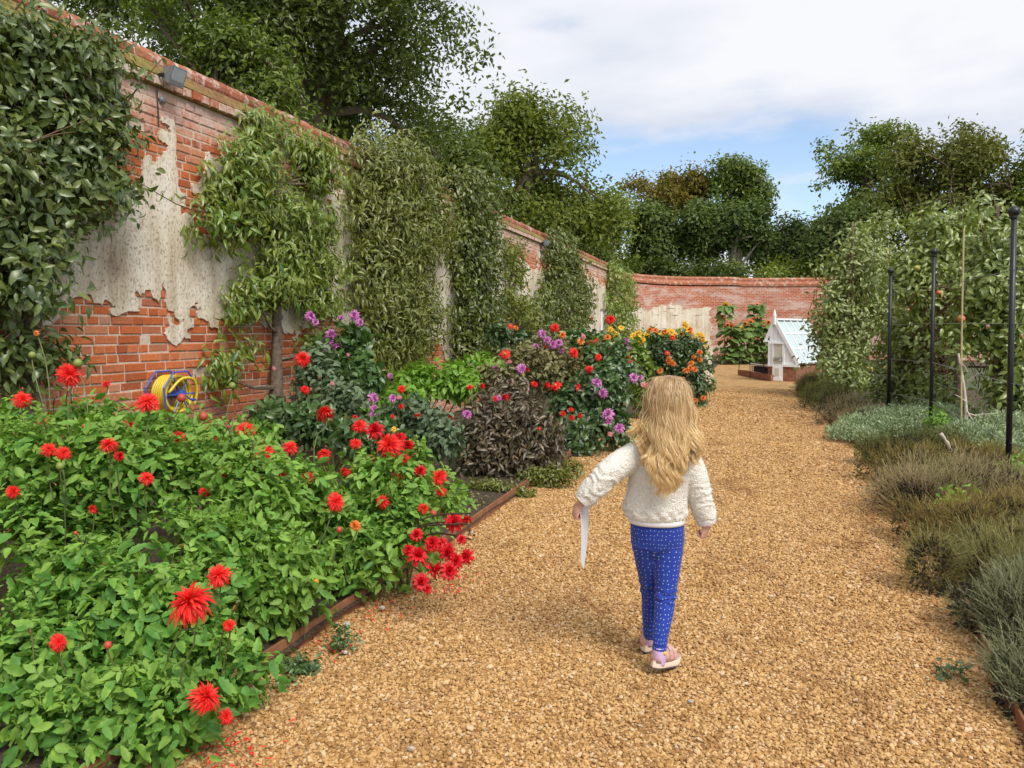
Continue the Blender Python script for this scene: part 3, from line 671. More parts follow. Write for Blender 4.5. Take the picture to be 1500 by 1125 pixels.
tree('dark crown cut off by the right edge of the photo', 40, [(1510, 300, 45, 60), (1530, 240, 40, 50), (1500, 370, 50, 50)], 9000, L_TREEMID, .28, (1510, 440), 127, .7)
for k, (px, py, rx, ry, dd, lab) in enumerate(((1000, 403, 90, 12, 43, 'low undergrowth behind the left half of the end wall'), (1130, 404, 80, 12, 43, 'low undergrowth behind the middle of the end wall'), (820, 385, 70, 30, 40, 'low undergrowth behind the far part of the long wall'), (1350, 400, 200, 40, 45, 'tall undergrowth behind the apple trees on the right'))):
    tree(lab, dd, [(px - rx * .5, py, rx * .55, ry), (px + rx * .5, py, rx * .55, ry), (px, py + 5, rx * .6, ry)], 7000, (L_TREEDARK, L_TREEMID)[k % 2], .26, (px, 440), 131 + k, .6, trunk_r=.12, group='bushes behind the walls', cat='bush', name='bush')
# ------------------------------------------------------------------ trained trees on the wall
L_PEAR = leaf_mat('grey green pear leaf', [(0.055, 0.090, 0.024), (0.086, 0.132, 0.034), (0.132, 0.189, 0.047), (0.210, 0.247, 0.066)], .36, .26, .75)
L_ESPAL = leaf_mat('fresh green trained leaf', [(0.046, 0.106, 0.013), (0.091, 0.178, 0.020), (0.150, 0.244, 0.029), (0.253, 0.295, 0.044)], .36, .26, .75)
L_OLIVECL = leaf_mat('olive climber leaf', [(0.050, 0.072, 0.011), (0.094, 0.126, 0.019), (0.151, 0.185, 0.030), (0.234, 0.247, 0.045)], .36, .26, .75)
L_YELGREEN = leaf_mat('yellowing trained leaf', [(0.086, 0.127, 0.021), (0.149, 0.190, 0.030), (0.230, 0.241, 0.040)], .42, .28)
T_LEAF, T_LONG = tpl_leaf(.46, .1, -.3), tpl_leaf(.30, .09, -.42)
def wall_blob(px, py, rx, ry, th=.28, off=.16):
    a, b = at_x(px - rx, py, XW + off), at_x(px + rx, py, XW + off); c = at_x(px, py, XW + off)
    t_, b_ = at_x(px, py - ry, XW + off), at_x(px, py + ry, XW + off)
    return (XW + off, c[1], c[2], th, abs(b[1] - a[1]) / 2, abs(t_[2] - b_[2]) / 2)
def climber(label, blobs, n, mat, tpl, size, seed, trunk, n_parts=0, clump=.17, th=.28, name='wall_tree', trunk_r=.05, per=14, droop=.5, lo=.35, bare=0, gap=.30):
    B = [wall_blob(*b[:4], th=(b[4] if len(b) > 4 else th)) for b in blobs]
    p0 = at_x(trunk[0], 470, XW + .14); base = np.array((XW + .14, p0[1], .02))
    o = thing(name, label, 'climber' if 'climber' in name else 'fruit tree', tuple(base), 'trees trained against the long wall')
    P, d, nor, sz, rn, C = foliage(B, n, tpl, size, seed, per, clump, lo, droop, .35, .6, vary=.5, gap=gap, stray=.16)
    P[:, 0] = np.maximum(P[:, 0], XW + .03); d[:, 0] = np.abs(d[:, 0]) * .8 + .1; nor[:, 0] = np.abs(nor[:, 0]) * .9 + .15
    if n_parts:
        sc = (P - CAMP); dist = np.linalg.norm(sc, axis=1); key = dist - P[:, 0] * 1.5 + rng(seed).random(len(P)) * .8
        # only those inside the frame
        q = (P - CAMP); f = q @ _Fv; u = CX + FPX * (q @ _Rv) / f; key = np.where((u > 6), key, 1e9)
        idx = np.argsort(key)[:n_parts]; mes = [make_mesh('leaf', T[0], T[1], mat, np.zeros(len(T[0])), True) for T in (tpl, tpl_leaf(.42, .12, -.15), tpl_leaf(.5, .06, -.4))]
        x, y, z = frames(d[idx], nor[idx])
        for k, i_ in enumerate(idx): place('leaf', mes[k % 3], o, P[i_], np.stack([x[k], y[k], z[k]], 1), sz[i_] * 1.1)
        keep = np.ones(len(P), bool); keep[idx] = False; P, d, nor, sz, rn = P[keep], d[keep], nor[keep], sz[keep], rn[keep]
    part('foliage', scatter(tpl, P, d, nor, sz, rn), mat, o, kind='stuff', smooth=True)
    r_ = rng(seed + 3); top = np.array((XW + .12, base[1] + trunk[1], trunk[2]))
    tp = catmull([base, base * .66 + top * .34 + r_.normal(0, .025, 3) * (0, 1, 0), base * .3 + top * .7 + r_.normal(0, .03, 3) * (0, 1, 0), top], 12)
    part('trunk', tube(tp, np.linspace(trunk_r, trunk_r * .55, 12) * (1 + .12 * r_.normal(size=12)), 9), M_BARK, o, smooth=True)
    L = []
    for k in r_.choice(len(C), min(len(C), 30), replace=False):
        s_ = tp[np.argmin(np.abs(tp[:, 2] - (C[k][2] - .15)))]; m_ = (s_ + C[k]) / 2 + (0, 0, -.05); L.append(tube(catmull([s_, m_, C[k]], 5), np.linspace(trunk_r * .35, .006, 5), 5, False))
    part('limb', join(*L), M_BARK, o, kind='stuff')
    if bare:   # long thin shoots reaching out of the leaves
        G, GL = [], []
        for k in range(bare):
            c = C[r_.integers(len(C))]; e = c + np.array((r_.uniform(.02, .22), r_.normal(0, .26), r_.uniform(-.15, .45)))
            G.append(tube(catmull([c, (c + e) / 2 + r_.normal(0, .04, 3), e], 6), np.linspace(.007, .003, 6), 4, False))
            pp = catmull([c, (c + e) / 2, e], 9)
            m = nrm(r_.normal(size=(9, 3))); g = scatter(tpl, pp, m, nrm(r_.normal(size=(9, 3)) + (1, 0, .8)), size * .9, r_.random(9))
            GL.append(g)
        part('shoot', join(*[g for g in G if g]), M_TWIG, o, kind='stuff'); part('shoot_leaves', join(*GL), mat, o, kind='stuff', smooth=True)
    return o
climber('big grey green pear tree trained on the near end of the brick wall', [(50, 95, 80, 110), (120, 75, 55, 70, .2), (60, 250, 95, 120, .36), (130, 215, 58, 110, .24), (30, 400, 85, 110, .38), (95, 430, 62, 85, .3), (35, 520, 60, 50, .36), (160, 300, 34, 80, .16), (165, 130, 30, 60, .14), (-50, 250, 90, 260, .36)], 15500, L_PEAR, T_LEAF, .072, 201, (35, .1, 3.3), 150, .15, bare=60, trunk_r=.075, gap=.42)
climber('espaliered tree with thick trunk, clumps of fresh green leaves and bare wall showing between', [(420, 205, 68, 44), (365, 240, 55, 40), (455, 245, 45, 50), (345, 285, 38, 50), (400, 310, 75, 40), (450, 330, 42, 50), (300, 322, 32, 22, .2), (345, 335, 50, 22, .2), (430, 375, 55, 35), (400, 415, 50, 32), (355, 440, 32, 40, .2), (465, 440, 40, 30), (480, 390, 26, 26, .2), (368, 505, 26, 24, .2), (455, 492, 34, 24, .2), (330, 535, 34, 34, .22), (340, 470, 18, 14, .15)], 9800, L_ESPAL, T_LONG, .085, 203, (402, .12, 2.9), 120, .12, trunk_r=.07, droop=.75, bare=14)
climber('dense wide olive green climber bulging above the coping', [(585, 255, 68, 66, .40), (580, 330, 72, 80, .46), (578, 420, 64, 90, .46), (592, 480, 58, 80, .40), (555, 520, 36, 46), (632, 320, 26, 70, .30)], 19000, L_OLIVECL, T_LONG, .088, 205, (575, .1, 3.0), 0, .16, bare=24, gap=.14)
climber('tall narrow olive climber next to the wide bulging one', [(699, 292, 34, 50, .36), (698, 370, 38, 70, .38), (698, 450, 40, 70, .38), (700, 505, 40, 42, .34)], 12500, L_OLIVECL, T_LEAF, .085, 207, (690, .1, 3.2), 0, .15, bare=18, gap=.14)
climber('thin sparse yellowish green climber on the pale render', [(752, 365, 13, 30, .2), (757, 400, 13, 24, .2), (752, 440, 16, 26, .2), (766, 470, 18, 34, .22)], 2300, L_YELGREEN, T_LEAF, .085, 209, (750, .1, 3.0), 0, .14)
climber('pointed olive climber hiding the middle of the far wall', [(822, 368, 22, 40, .34), (828, 410, 32, 60, .36), (820, 455, 40, 54, .36), (848, 440, 20, 54, .3)], 8000, L_OLIVECL, T_LEAF, .10, 211, (825, .1, 3.2), 0, .17, bare=10, gap=.15)
o = climber('rounded bright green bush at the far corner where the wall ends', [(904, 410, 15, 34, .6), (906, 445, 18, 52, .65), (908, 475, 18, 40, .65)], 5600, L_ESPAL, T_LEAF, .11, 213, (905, .1, 2.6), 0, .2)

# ------------------------------------------------------------------ lamps, hose reel
L_GLASS = plain('lamp glass', (.42, .46, .48), .12, 0, .6, .1)
def floodlight(px, py, label):
    p = at_x(px, py, XW); o = thing('floodlight', label, 'lamp', (XW, p[1], p[2]), 'floodlights under the coping')
    x, y, z = XW, p[1], p[2]
    def hexa(a, b): return np.array(a + b, float), np.array([(0, 1, 2, 3), (7, 6, 5, 4), (0, 4, 5, 1), (1, 5, 6, 2), (2, 6, 7, 3), (3, 7, 4, 0)])
    hb = .062
    back = [(x + .07, y - hb, z - .03), (x + .07, y + hb, z - .03), (x + .09, y + hb, z + .07), (x + .09, y - hb, z + .07)]
    front = [(x + .14, y - hb * 1.25, z - .07), (x + .14, y + hb * 1.25, z - .07), (x + .19, y + hb * 1.25, z + .06), (x + .19, y - hb * 1.25, z + .06)]
    part('housing', hexa(back, front), M_GREYMETAL, o)
    f2 = [(a + .012, b * 1.0, c) for a, b, c in front]; part('visor_rim', hexa([(a + .001, y + (b - y) * 1.07, z + (c - z) * 1.08) for a, b, c in front], [(a + .016, y + (b - y) * 1.07, z + (c - z) * 1.08) for a, b, c in front]), M_GREYMETAL, o)
    part('lens', hexa([(a + .0165, y + (b - y) * .9, z + (c - z) * .86) for a, b, c in front], [(a + .02, y + (b - y) * .88, z + (c - z) * .84) for a, b, c in front]), L_GLASS, o)
    part('bracket', join(box((x + .05, y - hb - .01, z), (.10, .008, .03)), box((x + .05, y + hb + .01, z), (.10, .008, .03)), box((x + .006, y, z), (.012, .145, .05))), M_BLACK, o)
    c = ball((x + .02, y, z - .18), (.025, .034, .034)); part('junction_box', c, M_GREYMETAL, o, smooth=True)
    part('cable', tube(catmull([(x + .03, y - .05, z - .02), (x + .02, y - .06, z - .12), (x + .02, y - .055, z - .28), (x + .02, y - .05, z - .42)], 10), .006, 5), M_BLACK, o)
floodlight(235, 115, 'square grey floodlight with round junction box at the near end of the wall')
floodlight(792, 356, 'small dark floodlight far along the wall beside the pointed climber')

M_BLUE = plain('blue enamel tube', (.06, .10, .42), .35, 0, .5, .1)
M_HOSE = plain('yellow garden hose', (.66, .50, .035), .4, 0, .5, .12, 60)
hp = at_x(252, 577, XW + .12); hx, hy, hz = hp
o = thing('hose_reel', 'yellow hose wound on a blue reel hanging on the brick wall', 'hose reel', (XW, hy, hz))
ang = np.linspace(0, 2 * np.pi * 7, 7 * 22); rr = .150 + .0 * ang
part('hose', tube(np.stack([hx - .075 + .15 * ang / ang[-1], hy + np.cos(ang) * rr, hz + np.sin(ang) * rr], 1), .0125, 7), M_HOSE, o, smooth=True)
ang = np.linspace(.4, 2 * np.pi * 5.5, 110)
part('hose', tube(np.stack([hx - .06 + .11 * ang / ang[-1], hy + np.cos(ang) * .126, hz + np.sin(ang) * .126], 1), .0125, 7), M_HOSE, o, smooth=True)
lo_ = catmull([(hx + .08, hy - .13, hz + .02), (hx + .11, hy - .02, hz + .125), (hx + .12, hy + .11, hz + .12), (hx + .11, hy + .17, hz + .02), (hx + .09, hy + .16, hz - .11)], 22)
part('loose_hose_end', tube(lo_, .0125, 7), M_HOSE, o, smooth=True)
for sx in (-.092, .092):
    hxg = [(hx + sx, hy + .205 * math.cos(a), hz + .205 * math.sin(a)) for a in np.linspace(R(-30), R(210), 6)]
    part('side_frame', tube(np.array(hxg), .008, 6), M_BLUE, o)
    sp = [tube(np.array([(hx + sx, hy, hz), (hx + sx, hy + .165 * math.cos(a), hz + .165 * math.sin(a))]), .006, 5) for a in np.linspace(0, 2 * math.pi, 7)[:-1]]
    part('spokes', join(*sp), M_BLUE, o)
part('hub', tube(np.array([(hx - .10, hy, hz), (hx + .12, hy, hz)]), .034, 12), M_BLUE, o)
part('crank', join(tube(np.array([(hx + .12, hy, hz), (hx + .13, hy + .07, hz - .05)]), .007, 5), tube(np.array([(hx + .13, hy + .07, hz - .05), (hx + .18, hy + .07, hz - .05)]), .011, 6)), M_BLUE, o)
part('wall_bracket', box((XW + .014, hy, hz + .0), (.028, .24, .04)), M_BLUE, o)

# ------------------------------------------------------------------ edging
def edging(label, pts, h, th, mat, name='edging_strip'):
    P = catmull(pts, 40); T = nrm(np.gradient(P, axis=0)); N_ = np.stack([-T[:, 1], T[:, 0], 0 * T[:, 0]], 1) * th / 2
    rings = np.stack([P - N_ + (0, 0, -.05), P + N_ + (0, 0, -.05), P + N_ + (0, 0, h), P - N_ + (0, 0, h)], 1)
    o = link(name, make_mesh(name, *loft(rings), mat)); o['label'] = label; o['category'] = 'edging'; BASE[o.name] = np.zeros(3); return o
edging('rusty brown edging strip between red dahlias and gravel', [(-1.93, 1.2, 0), (-1.90, 3, 0), (-1.88, 5, 0), (-1.89, 8, 0), (-1.86, 11.5, 0)], .07, .012, M_CORTEN)
edging('rusty brown edging strip between lavender mounds and gravel', [(.87, 1.5, 0), (.92, 3, 0), (1.10, 5, 0), (1.22, 8.6, 0), (1.23, 10, 0), (1.13, 13, 0), (1.03, 19, 0)], .045, .010, M_CORTEN)
edging('dark timber edging along the foot of the sunflower bed', [(-1.7, 32.9, 0), (0, 33.1, 0), (3, 33.3, 0), (7, 33.4, 0)], .10, .04, M_OLDWOOD)

# ------------------------------------------------------------------ dahlias and the mixed border
L_DAH = leaf_mat('dahlia leaf', [(0.020, 0.063, 0.017), (0.050, 0.144, 0.024), (0.080, 0.212, 0.035), (0.115, 0.281, 0.046), (0.154, 0.330, 0.054), (0.234, 0.399, 0.062), (0.175, 0.304, 0.059)], .55, .25, .35, 25)
L_DAHDARK = leaf_mat('bronze dahlia leaf', [(0.051, 0.043, 0.029), (0.091, 0.077, 0.050), (0.149, 0.121, 0.076), (0.206, 0.143, 0.088)], .38, .1, .5)
L_BRONZE = leaf_mat('red brown foliage', [(0.098, 0.055, 0.034), (0.171, 0.118, 0.057), (0.139, 0.156, 0.057), (0.227, 0.187, 0.079)], .45, .15)
L_MIX = leaf_mat('mixed green foliage', [(0.040, 0.102, 0.027), (0.075, 0.156, 0.037), (0.115, 0.211, 0.055), (0.081, 0.136, 0.061)], .36, .26, .75)
L_BRIGHT = leaf_mat('bright green foliage', [(0.105, 0.235, 0.028), (0.165, 0.331, 0.037), (0.255, 0.427, 0.057)], .45, .3)
L_GREYG = leaf_mat('grey green foliage', [(0.061, 0.102, 0.055), (0.102, 0.156, 0.084), (0.156, 0.217, 0.117)], .45, .2)
L_DARKG = leaf_mat('dark green foliage', [(0.027, 0.058, 0.020), (0.051, 0.094, 0.031), (0.082, 0.131, 0.042)], .38, .15, .5)
T_S = [tpl_serrate(.46, -.28, 1), tpl_serrate(.40, -.14, 2), tpl_serrate(.50, -.42, 3)]
T_SM = tpl_leaf(.52, .08, -.28)
T_DIA2 = tpl_diamond(.55, .10, -.22)
CMP = [compound(T_SM, [(.45, 0, .62), (.30, 1.0, .46), (.30, -1.0, .46)]), compound(T_SM, [(.45, 0, .6), (.34, .95, .42), (.34, -.95, .42), (.05, 1.15, .36), (.05, -1.15, .36)])]
def petal_mat(name, cols, rough=.5):
    return leaf_mat(name, cols, rough, .22, .3, 90, (1.2, .6, .6))
F_RED = petal_mat('scarlet petal', [(.55, .006, .008), (.70, .012, .012), (.80, .022, .018), (.85, .05, .03)])
F_CRIM = petal_mat('crimson petal', [(.42, .004, .012), (.58, .008, .016), (.68, .014, .02)])
F_PINK = petal_mat('mauve pink petal', [(.44, .10, .40), (.56, .17, .50), (.66, .28, .58)])
F_ROSE = petal_mat('rose petal', [(.60, .14, .22), (.70, .25, .30)])
F_ORANGE = petal_mat('orange petal', [(.66, .12, .02), (.76, .21, .035), (.80, .30, .08)])
F_YELLOW = petal_mat('yellow petal', [(.75, .42, .02), (.82, .55, .05), (.82, .46, .03)])
F_WHITE = petal_mat('cream petal', [(.74, .70, .56), (.80, .78, .68)])
F_DEAD = petal_mat('withered petal', [(.10, .05, .025), (.20, .11, .05), (.28, .18, .07)], .9)
M_EYE = plain('flower eye', (.42, .26, .03), .8)
M_DISC = plain('sunflower disc', (.05, .028, .012), .95, 0, .2, .3)
M_BUD = plain('green bud', (.20, .26, .05), .5)
M_BUDRED = plain('red bud', (.42, .06, .03), .5)
def flower_tpl(layers, seed, jag=.1):
    """layers: (petals, length, width, elevation, curl); unit radius, faces +z"""
    r_ = random.Random(seed); V, F, Q = [], [], []
    for n, Ln, wd, el, cu in layers:
        for k in range(n):
            a = 2 * math.pi * (k + r_.uniform(-.25, .25)) / n + seed; L_ = Ln * r_.uniform(1 - jag * 1.3, 1 + jag * .6); e = el + r_.uniform(-.16, .16); rq = r_.random()
            ca, sa = math.cos(a), math.sin(a); o = len(V)
            pts = []
            for tt, ww in ((.04, .22), (.4, .85), (.75, .8), (1.0, .05)):
                el2 = e - cu * tt * tt; rad = L_ * tt * math.cos(el2); z = L_ * tt * math.sin(el2); h = wd * ww / 2
                twist = r_.uniform(-.25, .25) * h
                pts += [(rad * ca - h * sa, rad * sa + h * ca, z + twist + .18 * h), (rad * ca + h * sa, rad * sa - h * ca, z - twist + .18 * h)]
            V += pts; Q += [rq] * 8
            for i in (0, 2, 4): F += [(o + i, o + i + 1, o + i + 3), (o + i, o + i + 3, o + i + 2)]
    return np.array(V), np.array(F), np.array(Q)
SPIKY = [flower_tpl([(26, 1.0, .15, -.45, .5), (26, 1.0, .15, -.1, .4), (24, .96, .15, .22, .35), (20, .86, .14, .55, .3), (16, .70, .13, .85, .2), (10, .48, .12, 1.15, .1)], s_, .2) for s_ in (1, 2, 3, 4)]
BALL = [flower_tpl([(13, 1.0, .34, -.1, .3), (12, .9, .34, .3, .2), (10, .7, .30, .7, -.2), (8, .5, .26, 1.1, -.3)], s_, .06) for s_ in (5, 6)]
DAISY = [flower_tpl([(10, 1.0, .46, .1, .3), (8, .8, .36, .35, .2)], s_, .08) for s_ in (7, 8)]
DEADF = [flower_tpl([(9, 1.0, .2, 1.0, -.9), (8, .8, .2, 1.3, -.6)], s_, .2) for s_ in (9, 10)]
_fm = {}
def flower_mesh(kind, mat, k):
    T = {'spiky': SPIKY, 'ball': BALL, 'daisy': DAISY, 'dead': DEADF}[kind]; key = (kind, mat.name, k % len(T))
    if key not in _fm: _fm[key] = make_mesh('flower', T[k % len(T)][0], T[k % len(T)][1], mat, T[k % len(T)][2])
    return _fm[key]
FK = {'r': ('spiky', F_RED), 'c': ('ball', F_CRIM), 'p': ('ball', F_PINK), 's': ('daisy', F_ROSE), 'o': ('ball', F_ORANGE), 'y': ('daisy', F_YELLOW), 'w': ('daisy', F_WHITE), 'd': ('dead', F_DEAD), 'R': ('daisy', F_RED)}
def add_flowers(o, fl, depth, seed, root, stem_mat=None, stem_r=.0032):
    """fl: (px, py, diameter in photo pixels, kind[, depth offset]) -> one flower part with a stem each"""
    r_ = rng(seed); stems = []
    for k, f in enumerate(fl):
        dd = depth + (f[4] if len(f) > 4 else 0); p = at_depth(f[0], f[1], dd); rad = f[2] / 2 * dd / FPX * (1.38 if f[3] == 'p' else 1.22)
        view = nrm(CAMP - p); fac = nrm(view * r_.uniform(.25, 1.05) + np.array((r_.normal(0, .42), r_.normal(0, .35), r_.uniform(.0, .75))))
        if f[3] == 'd': fac = nrm(np.array((r_.normal(0, .4), r_.normal(0, .4), r_.choice([-.6, .8]))))
        if f[3] == 'b' or f[3] == 'B':
            part('bud', ball(p, rad, 7, 5), M_BUD if f[3] == 'b' else M_BUDRED, o, smooth=True); fac = np.array((0, 0, 1.0))
        else:
            kind, mat = FK[f[3]]; x = nrm(np.cross(fac, r_.normal(size=3))); y = np.cross(fac, x)
            sq = r_.uniform(.8, 1.05); place('flower', flower_mesh(kind, mat, int(r_.integers(9))), o, p, np.stack([x, y, fac], 1), (rad, rad * sq, rad * r_.uniform(.8, 1.2)))
            if kind == 'daisy': part('flower_eye', ball(p + fac * rad * .12, rad * .24, 6, 4), M_EYE, o, smooth=True)
        if len(f) > 4 and f[4] <= -.5 and f[1] > 740: continue      # fallen heads lie on the bent stalks
        b = p - fac * rad * .1; L_ = r_.uniform(.22, .42) if depth < 6 else r_.uniform(.2, .35)
        e = np.array((p[0] * .75 + root[0] * .25, p[1] * .75 + root[1] * .25, max(.04, p[2] - L_))) + r_.normal(0, .03, 3) * (1, 1, 0)
        stems.append(tube(catmull([b, b - fac * rad * .8 + (0, 0, -.02), (b + e) / 2 + r_.normal(0, .012, 3), e], 6), stem_r, 5, False))
    if stems: part('flower_stem', join(*stems), stem_mat or M_STEMDARK, o, kind='stuff')
def border_plant(name, label, cat, blobs, n, tpl, size, mat, seed, fl=(), depth=5, parts=0, group='plants in the flower border', clump=.12, per=12, droop=.25, up=.7, lo=.45, stem=None, zmin=.02, stems=12, vary=.35, fwd=0.0):
    if fwd: fl = [(f[0], f[1], f[2] * 1.2, f[3], (f[4] if len(f) > 4 else 0) + fwd) for f in fl]
    B = np.array(blobs, float); c = np.average(B[:, :3], axis=0, weights=B[:, 3]); base = (c[0], c[1], 0.0)
    o = thing(name, label, cat, base, group)
    P, d, nor, sz, rn, C = foliage(B, n, tpl, size, seed, per, clump, lo, droop, up, .75, zmin, vary, gap=.38 if parts else .3)
    if parts:
        q = P - CAMP; f = q @ _Fv; u = CX + FPX * (q @ _Rv) / f; v = CY - FPX * (q @ _Uv) / f
        outw = np.zeros(len(P))
        rr = np.min([np.linalg.norm((P - b[:3]) / b[3:], axis=1) for b in B], axis=0)
        key = -rr + .05 * np.linalg.norm(q, axis=1) + np.where((u < 5) | (v > 1120), 9, 0) + .25 * (nrm(q) * nor).sum(1)
        idx = np.argsort(key)[:parts]; mes = [make_mesh('leaf', T[0], T[1], mat, np.clip(.2 + T[2], 0, 1), True) for T in T_S]
        x, y, z = frames(d[idx], nor[idx])
        for k, i_ in enumerate(idx): place('leaf', mes[k % 3], o, P[i_], np.stack([x[k], y[k], z[k]], 1), sz[i_])
        keep = np.ones(len(P), bool); keep[idx] = False; P, d, nor, sz, rn = P[keep], d[keep], nor[keep], sz[keep], rn[keep]
    part('foliage', scatter(tpl, P, d, nor, sz, rn), mat, o, kind='stuff', smooth=True)
    if parts:
        rt = rng(seed + 31); kk = rt.choice(len(C), min(len(C), 330)); tp = C[kk] + np.stack([rt.normal(0, .03, len(kk)), rt.normal(0, .03, len(kk)), rt.uniform(.04, .13, len(kk))], 1); tp = np.repeat(tp, 4, 0) + rt.normal(0, .022, (len(kk) * 4, 3))
        dd_ = nrm(rt.normal(size=tp.shape) * (1, 1, .35) + (0, 0, .35)); part('young_leaves', scatter(CMP[0], tp, dd_, nrm(rt.normal(size=tp.shape) * .4 + (0, 0, 1)), rt.uniform(.05, .085, len(tp)), .45 + .55 * rt.random(len(tp))), mat, o, kind='stuff', smooth=True)
    if parts:
        rt = rng(seed + 41); hi = np.argsort(-(C[:, 2] + rt.normal(0, .12, len(C))))[:16]; G = []
        for q, k in enumerate(hi):
            p = C[k] + np.array((rt.normal(0, .05), rt.normal(0, .05), rt.uniform(.06, .20))); G.append(tube(catmull([p, (p + C[k]) / 2 + rt.normal(0, .012, 3), C[k] + (0, 0, -.12)], 6), .003, 5, False))
            if q % 3 == 0: x_ = nrm(rt.normal(size=3)); f_ = nrm(np.array((rt.normal(0, .4), rt.normal(0, .4), -.3 if q % 2 else 1.0))); x_ = nrm(np.cross(f_, x_)); place('flower', flower_mesh('dead', F_DEAD, q), o, p, np.stack([x_, np.cross(f_, x_), f_], 1), rt.uniform(.016, .026))
            else: part('bud', ball(p, (.008, .008, .0095) if q % 2 else (.006, .006, .007), 7, 5), M_BUD if q % 3 == 1 else M_BUDRED, o, smooth=True)
        part('bud_stalk', join(*G), M_STEMDARK, o, kind='stuff')
    r_ = rng(seed + 9); L = []
    for k in r_.choice(len(C), min(len(C), stems), replace=False):
        s_ = np.array((c[0] + r_.normal(0, .08), c[1] + r_.normal(0, .08), 0.0)); L.append(tube(catmull([s_, (s_ + C[k]) / 2 + (0, 0, .08), C[k]], 6), np.linspace(.009, .004, 6) * min(1, float(B[:, 5].max()) * 4) ** 1.5, 5, False))
    part('stem', join(*L), stem or M_STEM, o, kind='stuff')
    if len(fl): add_flowers(o, fl, depth, seed + 5, base, stem or (M_STEM if seed % 4 else None))
    return o
GD = 'green leaved dahlias with scarlet flowers'
DT = T_S[0]
def dome(px, depth, rx, ry, h, zc=.42, side=0.0):
    c = at_depth(px, 483, depth); return (c[0], c[1], h * zc, rx, ry, h * (1 - zc))
def blob3(px, py, rpx, rpy, depth, th): return blob_px(px, py, rpx, rpy, depth, th)
border_plant('dahlia', 'low front dahlia at the bottom left corner with one big shaggy scarlet bloom', 'dahlia', [blob3(40, 1010, 150, 130, 2.75, .32), blob3(190, 980, 150, 150, 2.85, .34), blob3(280, 1000, 85, 120, 2.85, .26), blob3(120, 880, 150, 90, 3.0, .34), blob3(270, 900, 75, 90, 3.05, .28), blob3(90, 1080, 150, 100, 2.45, .32), blob3(220, 1065, 130, 105, 2.5, .34), blob3(290, 1075, 85, 75, 2.45, .26), blob3(340, 1000, 70, 75, 2.8, .26)], 8600, DT, .059, L_DAH, 301,
   [(278, 881, 66, 'r', -.45), (303, 1021, 50, 'r', -.52), (86, 940, 27, 'r', -.42), (158, 945, 10, 'B', -.40), (320, 842, 34, 'r', 0), (335, 916, 18, 'r', -.4), (331, 1050, 24, 'r', -.45), (278, 918, 26, 'd', -.42), (345, 885, 24, 'd', -.35), (347, 978, 24, 'd', -.5), (46, 930, 18, 'd', -.3), (165, 1088, 10, 'b', -.3), (200, 1003, 11, 'R', -.25)], 2.85, 260, GD, .13, 10)
border_plant('dahlia', 'tall dahlia with flower heads nodding under the pear tree on the left', 'dahlia', [blob3(40, 700, 110, 95, 3.7, .42), (*at_depth(90, 800, 3.45), .5, .4, .3), blob3(150, 690, 110, 85, 3.7, .42), blob3(20, 640, 80, 60, 4.2, .4), blob3(180, 780, 110, 80, 3.45, .4), blob3(240, 700, 90, 80, 3.75, .4), blob3(130, 625, 90, 45, 4.2, .4), blob3(250, 800, 90, 70, 3.3, .32), blob3(60, 830, 110, 70, 3.25, .34)], 7600, DT, .060, L_DAH, 303,
   [(101, 548, 36, 'r', .2), (33, 585, 26, 'r', .1), (155, 562, 13, 'r', .4), (216, 588, 34, 'r', -.1), (72, 658, 22, 'r', -.3), (93, 664, 22, 'r', -.3), (158, 651, 26, 'r', -.35), (175, 668, 15, 'c', -.35), (114, 532, 11, 'b', .2), (57, 588, 14, 'd', 0), (53, 488, 9, 'o', .3), (47, 520, 9, 'b', .3), (266, 583, 11, 'B', 0), (284, 792, 17, 'd', -.2), (298, 610, 11, 'B', .1), (88, 683, 10, 'b', -.4), (20, 720, 20, 'r', -.35), (215, 700, 22, 'r', -.3), (135, 745, 15, 'r', -.35), (262, 640, 20, 'r', .1), (190, 620, 16, 'c', .2), (60, 615, 16, 'c', .2), (262, 790, 20, 'd', -.25)], 3.75, 240, GD, .14, 10)
border_plant('dahlia', 'mid row dahlia above the near end of the rusty edging', 'dahlia', [blob3(380, 760, 95, 100, 3.55, .36), blob3(330, 700, 80, 70, 3.8, .36), blob3(400, 850, 75, 85, 3.35, .28), blob3(330, 830, 80, 90, 3.3, .3), blob3(440, 840, 70, 70, 3.45, .26), blob3(440, 730, 70, 60, 3.8, .3)], 6000, DT, .056, L_DAH, 305,
   [(360, 628, 28, 'r', .25), (384, 665, 32, 'r', .1), (407, 694, 30, 'r', .05), (492, 735, 30, 'r', -.05), (366, 816, 20, 'c', -.2), (342, 612, 14, 'd', .2), (387, 642, 18, 'd', .2), (475, 604, 28, 'r', .9), (420, 752, 15, 'd', -.1), (462, 853, 12, 'y', -.3), (520, 770, 17, 'o', -.1), (497, 776, 8, 'B', -.1), (390, 742, 12, 'R', -.1), (425, 655, 22, 'r', .2), (330, 690, 20, 'r', 0), (450, 700, 18, 'c', .1), (300, 720, 16, 'r', 0), (300, 625, 10, 'B', .3), (318, 645, 10, 'R', .2)], 3.6, 230, GD, .12, 10)
